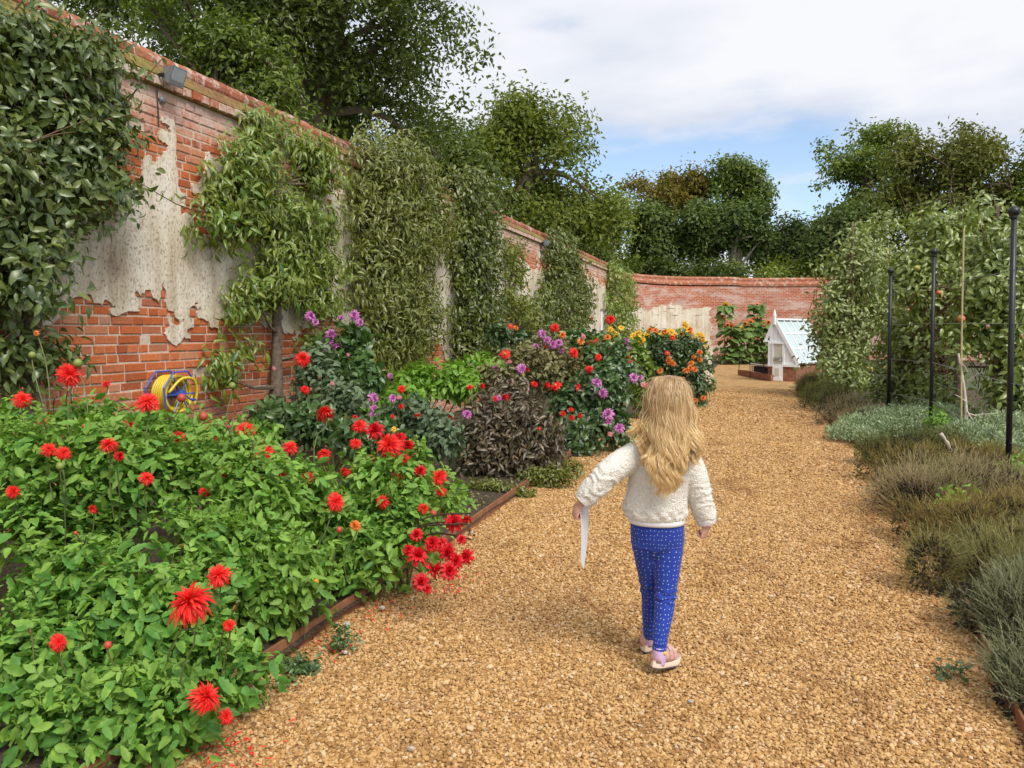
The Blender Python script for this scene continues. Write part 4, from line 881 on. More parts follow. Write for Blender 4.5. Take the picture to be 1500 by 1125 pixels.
border_plant('dahlia', 'floppy dahlia with a heap of scarlet blooms fallen over the edging onto the gravel', 'dahlia', [blob3(560, 740, 85, 75, 4.2, .36), blob3(500, 700, 70, 60, 4.5, .36), blob3(610, 700, 55, 55, 4.4, .3), blob3(540, 820, 70, 60, 3.9, .28), blob3(600, 790, 55, 50, 4.0, .24), blob3(490, 800, 60, 70, 3.9, .3), blob3(650, 730, 30, 40, 4.4, .2)], 5600, DT, .055, L_DAH, 307,
   [(570, 652, 38, 'r', -.05), (526, 624, 22, 'r', .3), (549, 630, 26, 'c', .2), (584, 643, 22, 'c', .1), (598, 652, 18, 'c', .1), (521, 650, 18, 'r', .1), (475, 665, 22, 'r', .1), (580, 700, 22, 'r', -.1), (545, 672, 15, 'r', 0), (591, 673, 18, 'r', 0), (642, 699, 26, 'r', -.05), (645, 720, 17, 'r', -.05),
    (665, 765, 28, 'c', -.5), (684, 762, 20, 'c', -.5), (633, 796, 26, 'c', -.6), (655, 808, 28, 'c', -.6), (612, 814, 30, 'c', -.62), (636, 834, 28, 'c', -.66), (658, 836, 27, 'c', -.66), (617, 852, 25, 'c', -.7), (684, 815, 24, 'c', -.6), (610, 783, 20, 'c', -.5), (688, 772, 18, 'd', -.5), (646, 798, 22, 'c', -.55), (598, 806, 18, 'c', -.55), (668, 822, 24, 'c', -.62), (676, 790, 16, 'c', -.55), (626, 862, 16, 'c', -.7), (632, 848, 14, 'd', -.7), (646, 817, 16, 'd', -.62), (600, 703, 14, 'o', -.1), (505, 690, 18, 'r', -.05), (560, 735, 20, 'r', -.25), (615, 690, 18, 'c', -.05), (620, 745, 16, 'r', -.3), (635, 752, 9, 'B', -.3), (573, 687, 12, 'd', -.1), (577, 629, 9, 'y', .2), (542, 640, 12, 'w', .3)], 4.25, 220, GD, .12, 10)
# long bare stalks carrying the fallen heads
def stalks(o, depth):
    r_ = rng(5); G = []
    for (x0, y0, x1, y1) in ((585, 775, 690, 752), (590, 780, 685, 768), (575, 790, 672, 768), (580, 800, 640, 850), (600, 790, 690, 790), (560, 810, 620, 842)):
        a, b = at_depth(x0, y0, 4.0), at_depth(x1, y1, 3.68); G.append(tube(catmull([a, (a + b) / 2 + (0, 0, .03), b], 8), .0045, 5))
    part('bent_stalk', join(*G), M_STEMDARK, o, kind='stuff')
stalks(bpy.data.objects['dahlia.003'], 4.0)
border_plant('dahlia', 'dahlia row end close to the brick wall below the hose reel', 'dahlia', [blob3(270, 650, 90, 48, 4.6, .4), blob3(360, 660, 70, 40, 4.7, .4), blob3(200, 640, 70, 45, 4.6, .4)], 3000, DT, .06, L_DAH, 309, [(340, 565, 9, 'b', .8), (228, 600, 12, 'R', .2), (290, 605, 10, 'd', .2), (330, 655, 10, 'r', 0)], 4.6, 0, GD, .13, 10)
border_plant('nasturtium', 'low light green leafy clump at the foot of the espalier trunk', 'plant', [blob3(440, 620, 70, 34, 5.9, .45), blob3(540, 640, 60, 34, 5.6, .4), blob3(400, 612, 40, 22, 6.3, .3)], 2400, T_LEAF, .075, L_MIX, 311, [(590, 617, 10, 'r', .6), (505, 612, 12, 'r', .5), (430, 630, 7, 'd', 0)], 5.8)
border_plant('dahlia', 'dusky dahlia with one red flower beside the espalier trunk', 'dahlia', [blob3(462, 555, 36, 60, 7.2, .4), blob3(495, 590, 45, 40, 7.0, .4), blob3(445, 600, 26, 30, 7.2, .3)], 2000, T_SM, .07, L_GREYG, 313, [(443, 526, 24, 'r', -.3), (446, 571, 15, 'r', -.3), (430, 556, 7, 'R', -.3), (468, 553, 8, 's', -.3), (455, 570, 7, 's', -.3), (402, 540, 7, 's', -.2), (487, 562, 7, 's', -.2)], 7.1, group='tall dahlias in front of the climbers')
border_plant('dahlia', 'tall green dahlia with mauve blooms in front of the wide climber', 'dahlia', [blob3(510, 510, 36, 48, 7.9, .4), blob3(525, 560, 45, 45, 7.7, .45), blob3(480, 525, 28, 40, 7.8, .3)], 2300, T_SM, .085, L_MIX, 315, [(455, 463, 14, 'p'), (462, 472, 10, 'p'), (519, 462, 14, 'p'), (527, 472, 13, 'p'), (484, 490, 15, 'p'), (478, 510, 16, 'p'), (492, 507, 12, 'p'), (482, 500, 10, 'p'), (472, 540, 13, 'p', -.3), (510, 520, 6, 's'), (500, 465, 7, 'p')], 7.7, group='tall dahlias in front of the climbers')
border_plant('leafy_plant', 'bright lettuce green clump under the narrow climber', 'plant', [blob3(640, 560, 70, 32, 8.6, .6), blob3(700, 545, 40, 24, 9.0, .5), blob3(590, 580, 40, 24, 8.2, .4), blob3(570, 600, 60, 24, 7.6, .4)], 3400, T_LEAF, .09, L_BRIGHT, 317, [(572, 551, 8, 'p'), (628, 603, 7, 's'), (590, 571, 10, 'R', -.4)], 8.5, up=.9)
border_plant('dahlia', 'spindly grey leaved dahlia with small mauve blooms behind the fallen red ones', 'dahlia', [blob3(600, 615, 55, 40, 6.4, .4), blob3(640, 640, 45, 40, 6.2, .4), blob3(560, 625, 35, 30, 6.4, .3)], 2300, T_SM, .06, L_GREYG, 319, [(547, 583, 15, 'p'), (548, 598, 11, 'p'), (546, 608, 12, 'p'), (575, 583, 12, 'p'), (585, 582, 8, 's'), (588, 570, 12, 'r'), (587, 595, 9, 'r'), (612, 608, 11, 'r'), (660, 610, 8, 'r'), (684, 607, 13, 'p'), (575, 610, 7, 'r'), (520, 612, 9, 'c'), (640, 640, 5, 'R')], 6.2, group='tall dahlias in front of the climbers')
border_plant('dahlia', 'big bushy dahlia with near black bronze leaves beside the gravel', 'dahlia', [blob3(745, 640, 78, 70, 7.1, .5), blob3(700, 645, 50, 60, 7.1, .45), blob3(790, 650, 42, 55, 7.2, .45), blob3(745, 590, 55, 40, 7.4, .5)], 7200, tpl_leaf(.34, .08, -.3), .072, L_DAHDARK, 321, [(688, 567, 9, 'r', .2), (706, 565, 10, 'r', .2), (740, 581, 13, 'r'), (731, 583, 8, 'p'), (726, 584, 9, 'r'), (783, 563, 11, 'r', .3), (814, 565, 17, 'R', .1), (801, 563, 10, 'r', .2), (825, 606, 9, 'r', -.2), (837, 612, 9, 'r', -.2), (836, 600, 8, 'r', -.2), (850, 608, 11, 'r', 0), (790, 628, 5, 'R', -.4), (846, 570, 5, 'R')], 7.0, group='dark leaved dahlias', per=9, clump=.10)
border_plant('dahlia', 'reddish brown stemmed dahlia with mauve and scarlet blooms behind the black leaved bush', 'dahlia', [blob3(770, 540, 62, 40, 9.2, .6), blob3(730, 560, 50, 34, 8.8, .5), blob3(820, 545, 44, 50, 9.3, .5), blob3(800, 510, 40, 30, 9.8, .5)], 4200, T_SM, .065, L_BRONZE, 323, [(740, 519, 15, 'R', -.3), (745, 530, 9, 's', -.3), (725, 540, 10, 'p', -.4), (764, 540, 14, 'p', -.4), (772, 542, 9, 'c', -.4), (744, 538, 8, 'p'), (747, 560, 13, 'p', -.5), (788, 543, 7, 'p'), (794, 489, 13, 'p'), (801, 499, 12, 'p'), (810, 505, 12, 'p'), (785, 507, 9, 'p'), (818, 503, 11, 'p'), (823, 514, 8, 'p'), (841, 517, 16, 'r', -.3), (824, 491, 11, 'o', .3), (813, 480, 14, 'r', 0), (851, 500, 11, 'o'), (800, 506, 7, 'R'), (855, 493, 9, 's', 0)], 9.2, group='tall dahlias in front of the climbers', per=8)
border_plant('dahlia', 'shade green dahlia dotted orange below the thin climber', 'dahlia', [blob3(740, 500, 34, 30, 11.5, .5), blob3(770, 495, 20, 26, 11.5, .4)], 1600, T_SM, .09, L_DARKG, 325, [(748, 478, 9, 'R'), (756, 480, 8, 'o')], 11.2)
border_plant('dahlia', 'green dahlia with mauve ball flowers leaning over the path left of the girl', 'dahlia', [blob3(875, 590, 52, 62, 8.9, .5), blob3(850, 640, 40, 40, 8.5, .4), blob3(890, 540, 46, 46, 9.6, .5), blob3(900, 630, 30, 36, 8.8, .4), blob3(830, 600, 30, 40, 9.0, .4)], 5400, T_SM, .078, L_MIX, 327, [(874, 560, 14, 'p', -.4), (883, 576, 13, 'p', -.5), (891, 607, 17, 'p', -.7), (891, 618, 13, 'p', -.7), (907, 627, 14, 'p', -.6), (894, 636, 9, 's', -.6), (864, 541, 13, 'r', -.2), (847, 565, 8, 'r', -.2), (850, 569, 7, 'p'), (845, 650, 6, 'r', -.4), (877, 523, 12, 'r', 0), (928, 553, 12, 'p', 0), (915, 570, 8, 'p', -.1), (916, 591, 9, 's', -.2), (942, 563, 9, 's', 0), (948, 565, 9, 's', 0)], 9.0, group='tall dahlias in front of the climbers')
border_plant('dahlia', 'tall leafy dahlia topped with yellow, red and mauve flowers behind the girl', 'dahlia', [blob3(910, 530, 40, 46, 12.2, .6), blob3(930, 560, 34, 50, 12.0, .5), blob3(885, 520, 30, 34, 12.4, .5)], 3600, T_SM, .10, L_ESPAL, 329, [(894, 468, 14, 'r', .4), (917, 500, 10, 'p'), (921, 513, 12, 'p'), (920, 527, 15, 'r', -.3), (922, 520, 8, 'p'), (875, 500, 11, 'r'), (866, 501, 8, 'o'), (890, 494, 11, 'o'), (902, 512, 9, 'o'), (893, 512, 8, 'o'), (894, 483, 10, 'y', .3), (904, 488, 10, 'y', .3), (910, 480, 10, 'y', .3), (898, 492, 9, 'y', .3), (938, 553, 9, 'p', -.3), (900, 505, 9, 'y')], 12.0, group='tall dahlias in front of the climbers')
border_plant('dahlia', 'dark leaved dahlia studded with orange flowers at the bend of the path', 'dahlia', [blob3(985, 540, 48, 48, 14.4, .7), blob3(1010, 565, 28, 42, 14.0, .5), blob3(965, 520, 34, 34, 14.8, .6), blob3(1000, 510, 34, 28, 14.8, .5)], 5600, T_SM, .085, L_DARKG, 331, [(980, 528, 13, 'o', -.5), (986, 533, 9, 'o', -.5), (967, 543, 10, 'o', -.4), (1005, 543, 11, 'o', -.5), (1011, 539, 9, 'o', -.5), (1018, 541, 9, 'o', -.5), (1025, 516, 9, 'o', -.3), (1025, 527, 9, 'o', -.3), (1012, 532, 10, 'o', -.4), (1016, 523, 8, 'o', -.3), (1018, 586, 9, 'o', -.5), (1030, 583, 8, 'o', -.4), (977, 517, 8, 'R', -.4), (955, 588, 8, 'o', -.4), (952, 580, 8, 'R', -.4), (985, 495, 8, 'R', -.3), (974, 486, 9, 'o'), (1000, 555, 7, 'o', -.6)], 14.2, group='dark leaved dahlias')
border_plant('dahlia', 'dahlia massed with yellow and amber flowers in front of the pale end wall', 'dahlia', [blob3(1000, 505, 30, 26, 16.5, .6), blob3(960, 500, 34, 20, 16.8, .6), blob3(1025, 515, 14, 26, 16.2, .4)], 2200, T_SM, .10, L_ESPAL, 333, [(1005, 479, 12, 'y'), (1010, 483, 9, 'o'), (1002, 487, 12, 'y'), (1012, 492, 12, 'y'), (1025, 493, 12, 'y', -.2), (1030, 503, 12, 'y', -.2), (1008, 502, 11, 'y', -.3), (1014, 507, 12, 'y', -.3), (1002, 508, 10, 'o', -.3), (1012, 515, 12, 'y', -.3), (990, 492, 12, 'y'), (994, 498, 12, 'y', -.2), (983, 487, 12, 'y'), (960, 484, 9, 'o'), (933, 492, 12, 'y', -.2), (940, 499, 12, 'y', -.2), (928, 494, 12, 'y', -.2), (936, 488, 8, 'y'), (947, 490, 9, 'y'), (968, 491, 9, 'y'), (985, 490, 8, 'R'), (952, 483, 7, 'o'), (1004, 473, 8, 'y'), (1018, 500, 9, 'o')], 16.3, group='dark leaved dahlias', fwd=-.55)
border_plant('dahlia', 'pale cream flowered dahlia edging the bend of the path', 'dahlia', [blob3(1030, 545, 12, 26, 15.0, .3), blob3(1034, 560, 8, 16, 14.6, .25)], 800, T_SM, .08, L_MIX, 335, [(1036, 546, 9, 'w', -.3), (1040, 551, 9, 'w', -.3), (1033, 553, 8, 'w', -.3), (1038, 558, 9, 'w', -.3), (1035, 524, 7, 'w'), (1040, 531, 7, 'w'), (1031, 540, 7, 'y')], 14.7)
border_plant('leafy_plant', 'mixed low leaves filling the border far along the long wall', 'plant', [blob3(840, 500, 60, 22, 15, .9), blob3(880, 505, 30, 20, 18, .8), blob3(930, 520, 40, 20, 19, .9)], 3000, T_DIA2, .11, L_MIX, 337, (), 15)
# ground covering weeds along the edging
def weeds(label, blobs, n, mat, size, seed): border_plant("weed_patch", label, "weeds", blobs, n, T_LEAF, size, mat, seed, (), 4, 0, "weeds along the edging", .05, 8, .0, 1.2, .3, None, -.03, 4)
weeds('small weeds on the gravel beside the lower end of the edging', [blob3(440, 985, 55, 26, 3.12, .16), blob3(405, 1005, 40, 22, 3.0, .14), blob3(500, 935, 22, 12, 3.3, .09)], 1300, L_MIX, .026, 341)
weeds('sparse weeds on the bed edge below the black leaved dahlia', [blob3(800, 700, 50, 22, 6.8, .26), blob3(830, 685, 34, 18, 7.3, .26), blob3(770, 725, 26, 14, 6.4, .2), blob3(690, 735, 34, 9, 5.9, .2), blob3(720, 712, 44, 16, 6.5, .25), blob3(660, 740, 30, 12, 5.6, .2)], 2600, L_OLIVECL, .034, 343)
weeds('low green weed strip at the foot of the end wall', [(-.5, 33.6, .15, 1.6, .4, .35), (1.5, 33.8, .15, 1.4, .4, .35)], 1500, L_ESPAL, .12, 345)
weeds('tiny weed by the right edging in the gravel', [blob3(1392, 985, 14, 20, 3.05, .05), blob3(1410, 1000, 16, 12, 2.98, .06)], 120, L_DARKG, .032, 347)
weeds('small sprig beside the fallen red blooms', [blob3(588, 862, 10, 12, 4.08, .04)], 60, L_MIX, .022, 349)
# fallen petals, larger flints
r = rng(71); n = 190; c = np.array([at_ground(*p)[:2] for p in ((660, 862), (560, 900), (500, 945), (330, 1095), (640, 870), (470, 960), (680, 850), (350, 1115))])
k = r.integers(0, len(c), n); P = np.zeros((n, 3)); P[:, :2] = c[k] + r.normal(0, .075, (n, 2)); P[:, 2] = .012 + r.random(n) * .012; P[:, 0] = np.maximum(P[:, 0], -1.84)
setting('fallen_petals', scatter(tpl_leaf(.3, .06, -.1), P, r.normal(size=(n, 3)) * (1, 1, .15), r.normal(size=(n, 3)) * .3 + (0, 0, 1), r.uniform(.015, .034, n), r.random(n)), F_RED, 'stuff')
n = 200; P = np.stack([r.uniform(-1.84, .85, n), r.uniform(2.2, 12, n), np.full(n, .014)], 1)
setting('leaf_litter', scatter(tpl_leaf(.5, .1, .1), P, r.normal(size=(n, 3)) * (1, 1, .1), r.normal(size=(n, 3)) * .35 + (0, 0, 1), r.uniform(.012, .03, n), r.random(n)), F_DEAD, 'stuff')
M_FLINT = plain('grey flint', (.40, .37, .33), .6, 0, .4, .3)
for q, (px, py, s_) in enumerate(((508, 915, .015), (505, 955, .011), (560, 890, .013), (690, 780, .013), (1012, 1027, .009), (602, 1096, .010))):
    p = at_ground(px, py, .012); b = ball(p, (s_ * 1.3, s_, s_ * .7), 8, 6); b = (b[0] + r.normal(0, s_ * .1, b[0].shape), b[1])
    o = link('stone', make_mesh('stone', b[0], b[1], M_FLINT)); o['category'] = 'stone'; o['group'] = 'loose stones on the gravel'
    o['label'] = ['pale flint touching the lower edging strip', 'small grey flint beside the red fallen petals', 'tan stone at the foot of the edging below the fallen blooms', 'pale stone right of the fallen scarlet blooms', 'tiny white stone on the gravel below the girl', 'tiny white stone near the bottom middle of the path'][q]
# ------------------------------------------------------------------ sunflowers by the end wall
L_SUN = leaf_mat('sunflower leaf', [(0.065, 0.131, 0.029), (0.116, 0.203, 0.046), (0.174, 0.268, 0.065)], .55, .25)
T_HEART = tpl_leaf(.8, .05, -.3)
SUNT = flower_tpl([(18, 1.0, .26, .05, .3), (16, .92, .24, .2, .2)], 3, .08)
sm_y = make_mesh('flower', SUNT[0], SUNT[1], F_YELLOW, SUNT[2]); sm_o = make_mesh('flower', SUNT[0], SUNT[1], F_ORANGE, SUNT[2])
def sunflower(px, ytop, depth, label, seed, orange=False, extra=()):
    top = at_depth(px, ytop, depth); base = np.array((top[0], top[1], .02)); r_ = rng(seed)
    o = thing('sunflower', label, 'sunflower', tuple(base), 'sunflowers against the end wall')
    pth = catmull([base, base + (r_.normal(0, .04), 0, top[2] * .5), top + (0, 0, -.12), top + (0, -.06, 0)], 12)
    part('stem', tube(pth, np.linspace(.024, .012, 12), 6), M_STEM, o, smooth=True)
    n = 80; tt = r_.uniform(.12, .93, n); i_ = (tt * 11).astype(int); a = r_.uniform(0, 6.28, n); d = np.stack([np.cos(a), np.sin(a), r_.uniform(-.6, .25, n)], 1)
    P = pth[i_] + d * r_.uniform(.04, .22, n)[:, None]
    part('foliage', scatter(T_HEART, P, d, nrm(d * .2 + (0, -.4, 1) + r_.normal(0, .25, (n, 3))), r_.uniform(.24, .42, n), r_.random(n)), L_SUN, o, kind='stuff')
    for q, (p, s_) in enumerate([(top, .15)] + [(at_depth(e[0], e[1], depth - .1), .11) for e in extra]):
        f = nrm(np.array((r_.normal(0, .4), -1, r_.normal(.1, .3)))); x = nrm(np.cross(f, (0, .2, 1))); y = np.cross(f, x)
        place('flower', sm_o if (orange or q % 2) else sm_y, o, p, np.stack([x, y, f], 1), s_ * r_.uniform(.85, 1.1)); part('flower_disc', ball(p + f * .02, (.05, .05, .05), 8, 6), M_DISC, o)
        if q: part('side_stem', tube(np.array([p, (p + pth[7]) / 2 + (0, 0, -.05), pth[6]]), .01, 5), M_STEM, o)
for q, (px, y, dp, lab, ora, ex) in enumerate(((1063, 447, 31.5, 'tall sunflower with yellow head at the left of the sunflower clump', False, [(1058, 464)]), (1072, 478, 31, 'shorter sunflower with a drooping amber head near the clump middle', True, [(1066, 476)]), (1086, 482, 31, 'short sunflower with yellow and orange heads low in the clump', False, [(1092, 474), (1082, 480)]), (1100, 472, 31.3, 'bushy sunflower with dark orange heads left of the white greenhouse', True, [(1093, 474)]), (1109, 447, 31.8, 'tallest dark eyed sunflower standing against bare red brick', True, [(1103, 469), (1113, 480)]), (1119, 474, 31.2, 'sunflower almost touching the white greenhouse gable', True, [(1126, 472), (1114, 481)]), (1152, 470, 31, 'sunflower seen over the greenhouse ridge', True, [(1170, 476)]))):
    sunflower(px, y, dp, lab, 400 + q, ora, ex)

# ------------------------------------------------------------------ little white pit greenhouse
gb = at_ground(1140, 558); gd = gb.dot(FH)
ga = R(38); AX = np.array((math.cos(ga - YAW * 0), -math.sin(ga) * 1.0, 0)); AX = nrm(RH * math.cos(R(40)) - FH * math.sin(R(40)))   # along the gable, towards the camera on its right
NX = nrm(np.array((AX[1], -AX[0], 0.0)));  NX = NX if NX.dot(FH) < 0 else -NX                                                      # out of the gable
def gpt(px, py, off=0.0):
    r_ = ray(px, py); o_ = gb + NX * off; return CAMP + r_ * (((o_ - CAMP) @ NX) / (r_ @ NX))
def gz(px, py): p = gpt(px, py); return np.array(((p - gb) @ AX, p[2]))
apx, lft, rgt = gz(1135, 469), gz(1123, 499), gz(1169, 531)
sill_z = gz(1140, 535)[1]; xL, xR = gz(1127, 520)[0], rgt[0] - .02; DEP = 2.6
o = thing('greenhouse', 'low white timber greenhouse with steep glazed roof and brick base', 'greenhouse', tuple(gb), None)
def G(a, z, b=0.0): return gb + AX * a + np.array((0, 0, z)) - NX * b        # b = depth behind the gable
def prism(poly, b0, b1):
    A = np.array([G(a, z, b0) for a, z in poly]); B_ = np.array([G(a, z, b1) for a, z in poly]); n = len(poly)
    return np.concatenate([A, B_]), [np.array([[i, (i + 1) % n, n + (i + 1) % n, n + i] for i in range(n)]), np.array([list(range(n))[::-1], list(range(n, 2 * n))])]
def gabz(a):   # height of the gable outline at a
    return np.interp(a, [lft[0], apx[0], xR], [lft[1], apx[1] - .03, sill_z + .02])
# gable boards
bw = .115; a = xL
while a < xR - .01:
    e = min(a + bw - .006, xR); pg = [(a, sill_z + .03), (e, sill_z + .03), (e, max(gabz(e) - .02, sill_z + .035))] + ([(apx[0], gabz(apx[0]) - .02)] if a < apx[0] < e else []) + [(a, max(gabz(a) - .02, sill_z + .035))]
    part('plank', prism(pg, .0, .03), M_WHITE, o); a += bw
part('gable_core', prism([(xL + .005, sill_z), (xR - .01, sill_z), (apx[0], apx[1] - .06), (xL + .005, lft[1] - .03)], .032, .06), M_WHITE, o)
def bar(p, q, w_, t0, t1):
    p, q = np.array(p), np.array(q); t_ = nrm(q - p); n_ = np.array((-t_[1], t_[0])) * w_ / 2
    return prism([p - n_, q - n_, q + n_, p + n_], t0, t1)
part('bargeboard', bar(lft + (-.03, -.01), apx + (0, .02), .07, -.035, .02), M_WHITE, o); part('bargeboard', bar(apx + (-.01, .025), np.array((xR + .04, sill_z + .03)), .085, -.036, .021), M_WHITE, o)
part('sill', bar((xL - .03, sill_z), (xR + .06, sill_z), .07, -.04, .03), M_WHITE, o)
part('corner_post', prism([(xL - .035, sill_z + .036), (xL + .02, sill_z + .036), (xL + .02, lft[1] - .03), (xL - .035, lft[1] - .03)], -.012, .05), M_WHITE, o)
part('eave_trim', bar((lft[0] - .08, lft[1] - .015), (lft[0] + .06, lft[1] - .015), .05, -.05, .1), M_WHITE, o)
f0 = G(apx[0], apx[1] + .0, -.02)
part('finial', join(tube(np.array([f0 + (0, 0, -.12), f0 + (0, 0, .07), f0 + (0, 0, .13), f0 + (0, 0, .24), f0 + (0, 0, .30)]), [.045, .045, .05, .025, .004], 8)), M_WHITE, o)
# door in two leaves with frame and notice
dx0, dx1 = gz(1133.5, 540)[0], gz(1146, 540)[0]; dt = gz(1140, 504)[1]
part('door_frame', join(prism([(dx0 - .05, sill_z + .035), (dx0, sill_z + .035), (dx0, dt), (dx0 - .05, dt)], -.03, .0), prism([(dx1, sill_z + .035), (dx1 + .05, sill_z + .035), (dx1 + .05, dt), (dx1, dt)], -.031, .0), prism([(dx0 - .06, dt + .001), (dx1 + .06, dt + .001), (dx1 + .06, dt + .05), (dx0 - .06, dt + .05)], -.04, .0)), M_WHITE, o)
mid = (dx0 + dx1) / 2
part('upper_door', join(prism([(dx0 + .004, sill_z + .04), (mid - .004, sill_z + .04), (mid - .004, dt - .004), (dx0 + .004, dt - .004)], -.012, -.002), prism([(mid + .004, sill_z + .04), (dx1 - .004, sill_z + .04), (dx1 - .004, dt - .004), (mid + .004, dt - .004)], -.012, -.002)), M_CREAM, o)
ld = part('lower_door', prism([(dx0 - .02, .0), (dx1 + .02, .0), (dx1 + .02, sill_z - .036), (dx0 - .02, sill_z - .036)], -.05, -.01), M_WHITE, o)
part('door_panel', prism([(mid - .06, .14), (mid + .05, .14), (mid + .05, sill_z - .08), (mid - .06, sill_z - .08)], -.062, -.052), M_CREAM, ld); part('kick_board', prism([(dx0 - .02, .01), (dx1 + .02, .01), (dx1 + .02, .10), (dx0 - .02, .10)], -.064, -.0515), M_GREYMETAL if False else M_WHITE, ld)
sc = np.array((mid + .02, gz(1138, 526.5)[1])); sg = part('notice', prism([sc + (-.13, -.05), sc + (.12, -.05), sc + (.12, .055), sc + (-.13, .055)], -.07, -.062), M_GREYMETAL, o)
part('notice_face', prism([sc + (-.11, -.033), sc + (.095, -.033), sc + (.095, .037), sc + (-.11, .037)], -.074, -.0702), M_CREAM, sg)
part('notice_print', join(*[prism([sc + (-.09, z), sc + (.07 - .03 * q, z), sc + (.07 - .03 * q, z + .01), sc + (-.09, z + .01)], -.0755, -.0742) for q, z in enumerate((.016, -.003, -.022))]), M_BLACK, sg)
part('brick_base', join(prism([(xL + .02, -.05), (dx0 - .022, -.05), (dx0 - .022, sill_z - .036), (xL + .02, sill_z - .036)], .0, DEP), prism([(dx1 + .022, -.05), (xR - .03, -.05), (xR - .03, sill_z - .036), (dx1 + .022, sill_z - .036)], .0, DEP)), M_LOWBRICK, o)
part('rear_wall', prism([(xL - .06, -.05), (xL + .018, -.05), (xL + .018, lft[1] - .06), (xL - .06, lft[1] - .06)], .06, DEP), M_LOWBRICK, o)
# roof: front slope with bars and whitewashed panes, rear slope solid
M_PANE = plain('whitewashed glass', (.52, .62, .64), .12, 0, .6, .12, 6)
ridge, eave = apx + (0, .0), np.array((xR + .06, sill_z + .02)); sl_ = eave - ridge; nn_ = nrm(np.array((-sl_[1], sl_[0]))); nn_ = nn_ if nn_[1] > 0 else -nn_
nb = 5
for q in range(nb + 1):
    b = .02 + q * (DEP - .04) / nb
    part('rafter', bar(ridge + nn_ * .02, eave + nn_ * .02, .055, b - .022, b + .022), M_WHITE, o)
for q in range(nb):
    b0 = .02 + q * (DEP - .04) / nb + .024; b1 = .02 + (q + 1) * (DEP - .04) / nb - .024
    for f0_, f1_ in ((.04, .30), (.33, .64), (.67, .97)): part('pane', bar(ridge + sl_ * f0_ + nn_ * .012, ridge + sl_ * f1_ + nn_ * .012, .012, b0, b1), M_PANE, o)
    for f_ in (.315, .655): part('glazing_bar', bar(ridge + sl_ * (f_ - .014) + nn_ * .018, ridge + sl_ * (f_ + .014) + nn_ * .018, .03, b0, b1), M_WHITE, o)
part('ridge_board', bar(ridge + (-.05, .03), ridge + (.07, .03), .05, -.02, DEP), M_WHITE, o)
part('rear_roof', bar(lft + (-.05, .0), apx + (-.01, .02), .03, .022, DEP), M_WHITE, o)
# cold frame, low kerb wall and iron rail beside it
cf = at_ground(1112, 551); o = thing('cold_frame', 'old wooden cold frame with sloping lid beside the white greenhouse', 'cold frame', tuple(cf))
part('side', box(cf + (.12, .6, .14), (.56, .5, .26)), M_BLACK, o); part('lid', (lambda b: (b[0] + np.stack([0 * b[0][:, 0], 0 * b[0][:, 0], -(b[0][:, 0] - cf[0]) * .14], 1), b[1]))(box(cf + (.1, .6, .31), (.7, .62, .04))), M_OLDWOOD, o); part('leg', box(cf + (-.2, .31, .15), (.05, .05, .3)), M_OLDWOOD, o); part('leg', box(cf + (.42, .31, .13), (.05, .05, .26)), M_OLDWOOD, o)
cw = catmull([at_ground(1083, 549), at_ground(1100, 552), at_ground(1120, 556), at_ground(1132, 558)], 14)
o = thing('kerb_wall', 'low curved brick kerb in front of the cold frame', 'low wall', tuple(cw[0])); r = rng(3)
for q in range(13):
    c = (cw[q] + cw[q + 1]) / 2; d = cw[q + 1] - cw[q]; part('brick', box((c[0], c[1] + .02, .08), (np.linalg.norm(d) - .012, .11, .17 + r.uniform(-.02, .02)), math.atan2(d[1], d[0])), M_LOWBRICK, o)
o = thing('iron_rail', 'thin black iron rail around the cold frame', 'railing', tuple(cw[0])); tops = []
for px, b_, t_ in ((1082.5, 549, 518), (1098.5, 553, 519), (1118.5, 556, 519)):
    p = at_ground(px, b_); t = np.array((p[0], p[1], at_depth(px, t_, p.dot(FH))[2])); part('post', tube(np.array([p, t]), .012, 6), M_BLACK, o); tops.append(t)
part('rail', tube(np.array(tops + [tops[-1] + (.32, -.1, .01)]), .009, 6), M_BLACK, o); part('brace', tube(np.array([tops[0] + (0, 0, -.02), tops[1] + (-.1, 0, -.3)]), .007, 5), M_BLACK, o)

# ------------------------------------------------------------------ posts, cane, wires
def post(px, yt, yb, label, rad=.023):
    p = at_ground(px, yb); d = p.dot(FH); zt = at_depth(px, yt, d)[2]; o = thing('iron_post', label, 'post', tuple(p), 'ball topped black posts')
    part('shaft', tube(np.array([p + (0, 0, -.1), p + (0, 0, zt - .05)]), rad, 10), M_BLACK, o, smooth=True); part('ball_finial', ball(p + (0, 0, zt - .05), .046 if rad > .02 else .03, 14, 9), M_BLACK, o, smooth=True); part('collar', tube(np.array([p + (0, 0, zt - .105), p + (0, 0, zt - .085)]), rad * 1.35, 10), M_BLACK, o)
    return p, zt
P1, z1 = post(1476, 301, 726, 'tallest black iron post with ball top, nearest the right edge')
P2, z2 = post(1363, 363, 642, 'black iron post with ball top in front of the middle of the apple hedge')
P3, z3 = post(1301, 392, 622, 'shorter looking black iron post with ball top furthest down the row', .025)
p = at_ground(1351, 606); o = thing('iron_stake', 'thin black stake standing between two ball topped posts', 'stake', tuple(p)); part('shaft', tube(np.array([p, p + (0, 0, 1.5)]), .016, 8), M_BLACK, o); part('tip', ball(p + (0, 0, 1.5), .02, 8, 5), M_BLACK, o)
